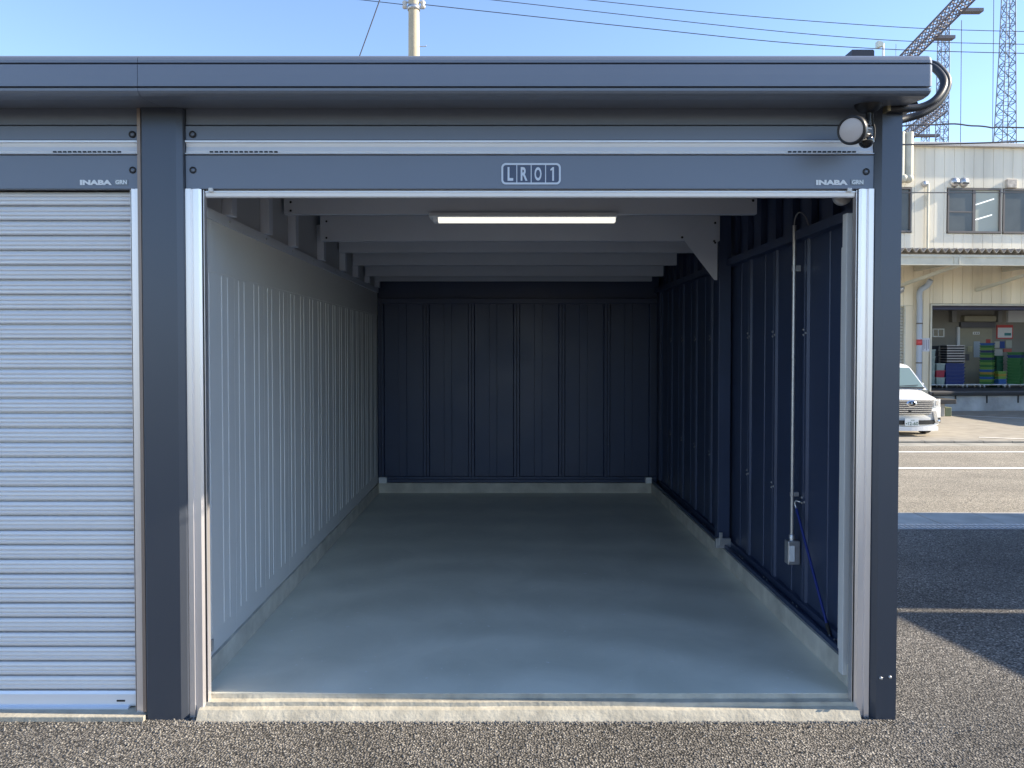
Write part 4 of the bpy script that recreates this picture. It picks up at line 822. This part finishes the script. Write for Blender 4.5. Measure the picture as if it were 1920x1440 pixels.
for s_ in (-1, 1):
    for (ya, yb) in ((1.15, 2.0), (2.06, 2.95)):
        MB().add([T(s_ * 0.712, ya, 1.06), T(s_ * 0.712, yb, 1.06), T(s_ * 0.60, yb - 0.03, 1.54), T(s_ * 0.60, max(ya, 1.4) + 0.03, 1.54)], [(0, 1, 2, 3)]).build('side_window', M_CGL, CAR)
    MB().box(CARX + (0.73 if s_ > 0 else -0.86), CARX + (0.86 if s_ > 0 else -0.73), CARY + 1.05, CARY + 1.15, CG + 1.02, CG + 1.17, 0.03).build('mirror', M_CAR, CAR)
# grille
def fy(x_, base=0.0): return base + 0.15 * (x_ / 0.74) ** 2
def front(xs0, xs1, z0, z1, y, name, m, parent=CAR, n=10, taper=0.0, th=0.02):
    k = MB(); vs = []
    for i in range(n + 1):
        u = i / n; xa = xs0 + (xs1 - xs0) * u; xb = xa * (1 - taper)
        vs += [T(xb, fy(xb, y), z0), T(xa, fy(xa, y), z1), T(xa, fy(xa, y) + th, z1), T(xb, fy(xb, y) + th, z0)]
    fs = []
    for i in range(n):
        for a, b in ((0, 1), (1, 2), (2, 3), (3, 0)): fs.append((i * 4 + a, (i + 1) * 4 + a, (i + 1) * 4 + b, i * 4 + b))
    fs += [(0, 1, 2, 3), (n * 4, n * 4 + 3, n * 4 + 2, n * 4 + 1)]
    return k.add(vs, fs).build(name, m, parent)
gr = front(-0.50, 0.50, 0.50, 0.80, 0.0, 'grille', M_BLACK, taper=0.10, th=0.04)
for i in range(6):
    z = 0.515 + i * 0.046; hw = 0.455 + 0.008 * i; front(-hw, hw, z, z + 0.02, -0.014, 'grille_bar', M_CHR, gr)
front(-0.52, 0.52, 0.79, 0.835, -0.012, 'grille_top', M_CHR, gr)
c_ = T(0, -0.028, 0.745)
em = MB().lathe([(0.0, 0.0), (0.115, 0.0), (0.118, 0.012), (0.118, 0.03)], (0, 0, 0), (0, 1, 0), 24); em.v = [(c_[0] + a, c_[1] + b, c_[2] + q * 0.62) for a, b, q in em.v]; em.build('emblem', M_CHR, gr)
def oval(rx, rz, dz):
    pts = [(c_[0] + rx * math.cos(2 * math.pi * i / 20), c_[1] - 0.006, c_[2] + dz + rz * math.sin(2 * math.pi * i / 20)) for i in range(21)]; return MB().tube(pts, 0.008, 6, caps=False)
for rx, rz, dz in ((0.075, 0.05, 0.0), (0.028, 0.045, 0.003), (0.06, 0.018, 0.018)): oval(rx, rz, dz).build('emblem_oval', M_BLACK, gr)
MB().box(CARX - 0.07, CARX + 0.0, CARY - 0.025, CARY, CG + 0.545, CG + 0.59, 0.008).build('radar_block', M_BLACK, gr)
lg = front(-0.56, 0.56, 0.27, 0.365, 0.012, 'lower_grille', M_BLACK, taper=0.03)
front(-0.62, 0.62, 0.13, 0.22, -0.03, 'bumper_lip', M_CAR, th=0.10)
pl = MB().box(CARX - 0.155, CARX + 0.155, CARY - 0.03, CARY - 0.018, CG + 0.245, CG + 0.405, 0.004).build('licence_plate', mat('plate_white', (0.75, 0.77, 0.75), 0.4), CAR)
M_PTX = mat('plate_green', (0.03, 0.10, 0.06), 0.5)
text_mb('12-60', 0.235, 0.075, CARX - 0.09, CARY - 0.0315, CG + 0.26, off=0.02).build('plate_number', M_PTX, pl); text_mb('300', 0.09, 0.032, CARX - 0.03, CARY - 0.0315, CG + 0.352).build('plate_class', M_PTX, pl)
MB().box(CARX - 0.135, CARX - 0.112, CARY - 0.0325, CARY - 0.031, CG + 0.28, CG + 0.31).build('plate_mark', M_PTX, pl)
for s_ in (-1, 1):
    xs = sorted((s_ * 0.53, s_ * 0.70))
    hl = front(xs[0], xs[1], 0.66, 0.84, 0.016, 'headlight', mat('headlight_lens', (0.55, 0.56, 0.55), 0.08, spec=0.8, var=0.3, vscale=20), n=4, th=0.05)
    front(*sorted((s_ * 0.57, s_ * 0.645)), 0.70, 0.80, 0.008, 'reflector', M_CHR, hl, n=3, th=0.006)
    fg = front(*sorted((s_ * 0.60, s_ * 0.70)), 0.30, 0.42, 0.004, 'fog_lamp_recess', M_BLACK, n=3)
    c2 = T(s_ * 0.65, fy(0.65) - 0.005, 0.34); MB().lathe([(0, -0.012), (0.025, -0.01), (0.032, 0), (0.032, 0.02)], c2, (0, 1, 0), 14).build('fog_lamp', M_CHR, fg)
    front(*sorted((s_ * 0.50, s_ * 0.58)), 0.30, 0.58, -0.002, 'chrome_blade', M_CHR, n=3, taper=-0.12, th=0.03)
    for yy in (0.72, 2.95):
        cw = T(s_ * 0.645, yy, 0.29)
        wh = MB().lathe([(0.19, -0.085), (0.265, -0.085), (0.285, -0.07), (0.29, 0), (0.285, 0.07), (0.265, 0.085), (0.19, 0.085)], cw, (1, 0, 0), 28).build('tyre', M_RUBBER, CAR)
        MB().lathe([(0, 0.06), (0.06, 0.07), (0.19, 0.055), (0.195, 0)], cw, (s_, 0, 0), 20).build('rim', M_GALV, wh)

# ------------------------------------------------------------------ utility pole and wires
UPX, UPY = at(776, 50, 19.7).x, 19.7
M_POLE = mat('pole_concrete', (0.50, 0.43, 0.31), 0.75, var=0.12, vscale=4)
U = thing('utility_pole', 'tan concrete utility pole rising behind the garage roof', 'utility pole', (UPX, UPY, -0.3))
MB().tube([(UPX, UPY, -0.35), (UPX, UPY, 6), (UPX, UPY, 13.2)], [0.17, 0.155, 0.125], 24).build('shaft', M_POLE, U)
zb = at(776, 16, UPY).z
MB().lathe([(0.150, -0.05), (0.158, -0.05), (0.158, 0.06), (0.150, 0.06)], (UPX, UPY, zb), (0.0, 0, 1), 24).build('steel_band', M_GALV, U)
MB().lathe([(0.150, -0.03), (0.158, -0.03), (0.158, 0.03), (0.150, 0.03)], (UPX, UPY, zb + 0.28), (0.0, 0, 1), 24).build('steel_band', M_GALV, U)
zi = at(776, 9, UPY).z
M_INS = mat('porcelain', (0.62, 0.58, 0.52), 0.3)
for s_ in (-1, 1):
    MB().box(UPX + min(0, s_ * 0.26), UPX + max(0, s_ * 0.26), UPY - 0.03, UPY + 0.03, zi + 0.05, zi + 0.09).build('insulator_arm', M_GALV, U)
    MB().box(UPX + min(0, s_ * 0.26), UPX + max(0, s_ * 0.26), UPY - 0.03, UPY + 0.03, zi - 0.10, zi - 0.06).build('insulator_arm', M_GALV, U)
    MB().lathe([(0, -0.09), (0.05, -0.09), (0.07, -0.05), (0.045, 0), (0.07, 0.05), (0.05, 0.09), (0, 0.09)], (UPX + s_ * 0.23, UPY, zi), (0, 0, 1), 14).build('insulator', M_INS, U)
ss = at(788, 87, UPY); MB().tube([(UPX + 0.14, UPY, ss.z), (UPX + 0.31, UPY, ss.z), (UPX + 0.31, UPY, ss.z + 0.03)], 0.012, 6).build('climbing_step', M_GALV, U)
MB().box(UPX - 0.9, UPX + 0.9, UPY - 0.21, UPY - 0.14, 12.4, 12.5).build('cross_arm', M_GALV, U)
M_WIRE = mat('wire_sheath', (0.05, 0.055, 0.07), 0.6)
def wire(label, pix, r=0.009, Y=19.7, wav=0.0, name='overhead_wire'):
    pts = smooth_path([at(a, b, Y if not isinstance(Y, list) else Y[i]) for i, (a, b) in enumerate(pix)], 8)
    if wav: pts = [p + Vector((0, 0, wav * math.sin(i * 0.9))) for i, p in enumerate(pts)]
    return tag(MB().tube(pts, r, 6).build(name, M_WIRE), label, 'wire', 'overhead wires')
wire('topmost of the three thin wires sloping across the sky', [(600, -62), (1105, 0), (1540, 41), (1920, 59), (2600, 60)])
wire('middle of the three thin wires sloping across the sky', [(500, -48), (925, 0), (1540, 66), (1920, 83), (2600, 90)])
wire('lowest of the three thin wires, fixed to the pole insulator', [(790, 8), (1180, 50), (1540, 85), (1920, 100), (2600, 108)], 0.010)
wire('thin wire running left from the pole insulator', [(-700, -150), (300, -42), (680, 0), (760, 9)])
wire('steep thin guy wire left of the utility pole', [(745, -95), (712, 0), (675, 103), (560, 420)], 0.011, 14.0, name='guy_wire')
wire('wavy twisted cable crossing in front of the lattice masts', [(1400, 262), (1690, 237), (1790, 233), (1850, 238), (1920, 239), (2300, 236)], 0.022, 21.5, 0.012, 'twisted_cable')
wire('cable sagging along the top edge of the warehouse wall', [(1400, 270), (1690, 271), (1800, 269), (1920, 265), (2300, 250)], 0.022, 21.5, 0, 'service_cable')
wire('straight thin cable crossing the warehouse windows', [(1400, 359), (1690, 361), (1920, 361), (2300, 361)], 0.014, 21.5, 0, 'service_cable')

# ------------------------------------------------------------------ lattice masts and gantries far behind
M_LAT = mat('grey_lattice_steel', (0.26, 0.29, 0.34), 0.6, 0.3); M_LATB = mat('brown_lattice_steel', (0.19, 0.175, 0.19), 0.7, 0.2, var=0.2, vscale=2)
def mast(label, Y, levels, r_leg, step, arms=()):
    """levels [(z, cx, half width)] bottom to top"""
    t = thing('lattice_mast', label, 'mast', (levels[0][1], Y, levels[0][0]), 'lattice masts behind the warehouse')
    def cor(z):
        for (za, ca, ha), (zb_, cb_, hb_) in zip(levels, levels[1:]):
            if z <= zb_ + 1e-6: u = (z - za) / (zb_ - za); c0 = ca + (cb_ - ca) * u; h0 = ha + (hb_ - ha) * u; break
        return [Vector((c0 + a * h0, Y + b * h0, z)) for a, b in ((-1, -1), (1, -1), (1, 1), (-1, 1))]
    for i in range(4):
        k = MB(); k.tube([cor(z)[i] for z, _, _ in levels], r_leg, 6); k.build('leg', M_LAT, t)
    z = levels[0][0]; zt = levels[-1][0]; k = MB(); f = 0
    while z + step <= zt:
        a, b = cor(z), cor(z + step)
        for i in range(4):
            j = (i + 1) % 4
            if f: k.bar(a[i], b[j], r_leg * 1.1)
            else: k.bar(a[j], b[i], r_leg * 1.1)
            k.bar(b[i], b[j], r_leg * 0.9)
        z += step; f ^= 1
    br = k.build('lattice_bracing', M_LAT, t); br['kind'] = 'stuff'
    for (px0, px1, py0) in arms:
        a, b = at(px0, py0, Y), at(px1, py0, Y); MB().box(a.x, b.x, Y - 0.3, Y + 0.3, a.z - 0.25, a.z + 0.25).build('arm', M_LATB, t)
    return t
def lv(Y, pts): return [(-0.3, at(pts[0][0], 655, Y).x, (pts[0][1] * 1.5) * Y / F_PX)] + [(at(p, q, Y).z, at(p, q, Y).x, hw * Y / F_PX) for p, hw, q in pts]
mast('tall grey lattice mast at the right edge of the sky', 60, lv(60, [(1884, 13, 270), (1889, 9.5, 100), (1891, 8, 0), (1892, 7, -160)]), 0.045, 0.75)
mast('grey lattice mast standing directly right of the hose loop', 78, lv(78, [(1766, 8, 272), (1769, 7.2, 100), (1770, 7, 34)]), 0.05, 0.8)
mast('short lattice mast second from the corner post', 95, lv(95, [(1735, 5.2, 272), (1736, 4.6, 200)]), 0.045, 0.8)
mast('short lattice mast nearest the corner post', 108, lv(108, [(1706, 4.8, 272), (1706, 4.6, 205)]), 0.045, 0.9)
def gantry(label, p0, p1, hw, step, arms):
    """square lattice beam between two points"""
    t = thing('lattice_gantry', label, 'gantry', tuple((p0 + p1) / 2), 'lattice gantry beams')
    d = (p1 - p0); L_ = d.length; d.normalize(); u = d.cross(Vector((0, 0, 1))).normalized(); v_ = u.cross(d)
    cor = lambda s_: [p0 + d * s_ + u * a * hw + v_ * b * hw for a, b in ((-1, -1), (1, -1), (1, 1), (-1, 1))]
    for i in range(4): MB().bar(cor(0)[i], cor(L_)[i], 0.075).build('chord', M_LATB, t)
    k = MB(); s_ = 0; f = 0
    while s_ + step <= L_:
        a, b = cor(s_), cor(s_ + step)
        for i in range(4):
            j = (i + 1) % 4; k.bar(a[i], b[j], 0.045); k.bar(a[j], b[i], 0.045)
        s_ += step
    br = k.build('lattice_bracing', M_LATB, t); br['kind'] = 'stuff'
    for s_, ln_ in arms:
        q = p0 + d * s_; MB().box(q.x + hw, q.x + ln_, q.y - 0.25, q.y + 0.25, q.z - hw + 0.1, q.z - hw + 0.32).build('cross_arm', M_LATB, t)
def hz_at(px_, py_, z): # point on the horizontal plane z seen at a photo pixel
    a = at(px_, py_, 1.0); s_ = (z - CAM_H) / (a.z - CAM_H); return Vector((a.x * s_, s_, z))
Z1 = 24.0
gantry('upper brown lattice beam rising steeply to the top of the sky', hz_at(1900, -95, Z1), hz_at(1640, 170, Z1), 0.35, 0.66, ((7.6, 1.75), (12.0, 1.8)))
Z2 = 24.0
gantry('lower brown lattice beam showing just right of the corner post', hz_at(1768, 200, Z2), hz_at(1640, 305, Z2), 0.42, 0.7, ((9.0, 3.0), (20.0, 3.0)))
wire('thin vertical drop wire left of the tall mast', [(1803, 38), (1801, 270), (1800, 400)], 0.03, 70, 0, 'drop_wire')
wire('thin vertical drop wire beside the tall mast', [(1864, -60), (1862, 150), (1860, 400)], 0.03, 70, 0, 'drop_wire')
ap = thing('pole_speaker', 'small white loudspeaker on a thin white pole above the roof edge', 'speaker', (at(1656, 90, 40).x, 40, -0.3))
a = at(1656, 82, 40); MB().tube([(a.x, 40, -0.3), (a.x, 40, a.z)], 0.06, 8).build('pole', M_WHITE, ap); b = at(1648, 84, 40); MB().extrude([(b.x - 0.12, b.z - 0.16), (b.x + 0.16, b.z - 0.1), (b.x + 0.16, b.z + 0.1), (b.x - 0.12, b.z + 0.16)], lambda p, q, t: (p, t, q), 39.85, 40.15).build('horn', mat('cream_plastic', (0.65, 0.68, 0.6), 0.5), ap)
a = at(1680, 82, 60); tag(MB().tube([(a.x, 60, -0.3), (a.x, 60, a.z)], [0.05, 0.02], 6).build('antenna_rod', M_LAT), 'thin grey antenna rod above roof beside the lattice beam', 'antenna')

# building right of the forecourt (outside the frame, shades the dock yard)
nbd = thing('side_building', 'low grey building right of the dock yard', 'building', (26.5, 22.4, -0.3))
MB().box(22.6, 30, 19.6, 25.2, -0.35, 4.72).build('wall', M_WL, nbd); MB().box(22.5, 30.1, 19.5, 25.3, 4.722, 4.85).build('roof', M_ROOF, nbd)
MB().box(22.56, 22.599, 21.2, 22.2, -0.3, 1.8).build('door', M_FRAME, nbd)

# the warehouse stands a few degrees out of line with the garage: turn it and what stands in its dock
piv = Vector((wx(1790), WY, 0)); MR = Matrix.Translation(piv) @ Matrix.Rotation(R(3.5), 4, 'Z') @ Matrix.Translation(-piv)
for o in list(C.objects):
    if o.parent is None and (o == B or o.get('category') in ('crate', 'dolly')):
        o.matrix_world = MR @ (Matrix.Translation(o.location) @ o.rotation_euler.to_matrix().to_4x4())

# loose stone chips along the joint of asphalt and sill, and scattered on the lot
random.seed(11); k = MB()
for i in range(2600):
    if i < 1500: x = random.uniform(-1.45, 1.66); y = 3.406 - abs(random.gauss(0, 0.012)) + 0.006; z = 0.0
    elif i < 1900: x = random.uniform(-2.6, 2.6); y = random.choice((random.uniform(3.30, 3.425), random.uniform(2.5, 3.4))) ; z = 0.001
    else: x = random.uniform(-2.0, 2.6); y = random.uniform(2.4, 3.39); z = 0.0
    if y > 3.42 and -1.44 < x < 1.65: continue
    r = random.uniform(0.003, 0.0065); a0 = random.uniform(0, 6.28); hh = r * random.uniform(0.8, 1.4)
    b = [(x + r * random.uniform(0.7, 1.2) * math.cos(a0 + q * 1.2566), y + r * random.uniform(0.7, 1.2) * math.sin(a0 + q * 1.2566), z - 0.002) for q in range(5)]
    t_ = [(x + (p[0] - x) * 0.6, y + (p[1] - y) * 0.6, z + hh) for p in b]
    k.add(b + t_, [(q, (q + 1) % 5, 5 + (q + 1) % 5, 5 + q) for q in range(5)] + [(5, 6, 7, 8, 9)])
o = k.build('stone_chips', mat('stone_chip', (0.22, 0.205, 0.185), 0.8, var=0.6, vscale=160)); o['kind'] = 'stuff'; o['label'] = 'loose grey stone chips lying on the asphalt along the sill'; o['category'] = 'gravel'
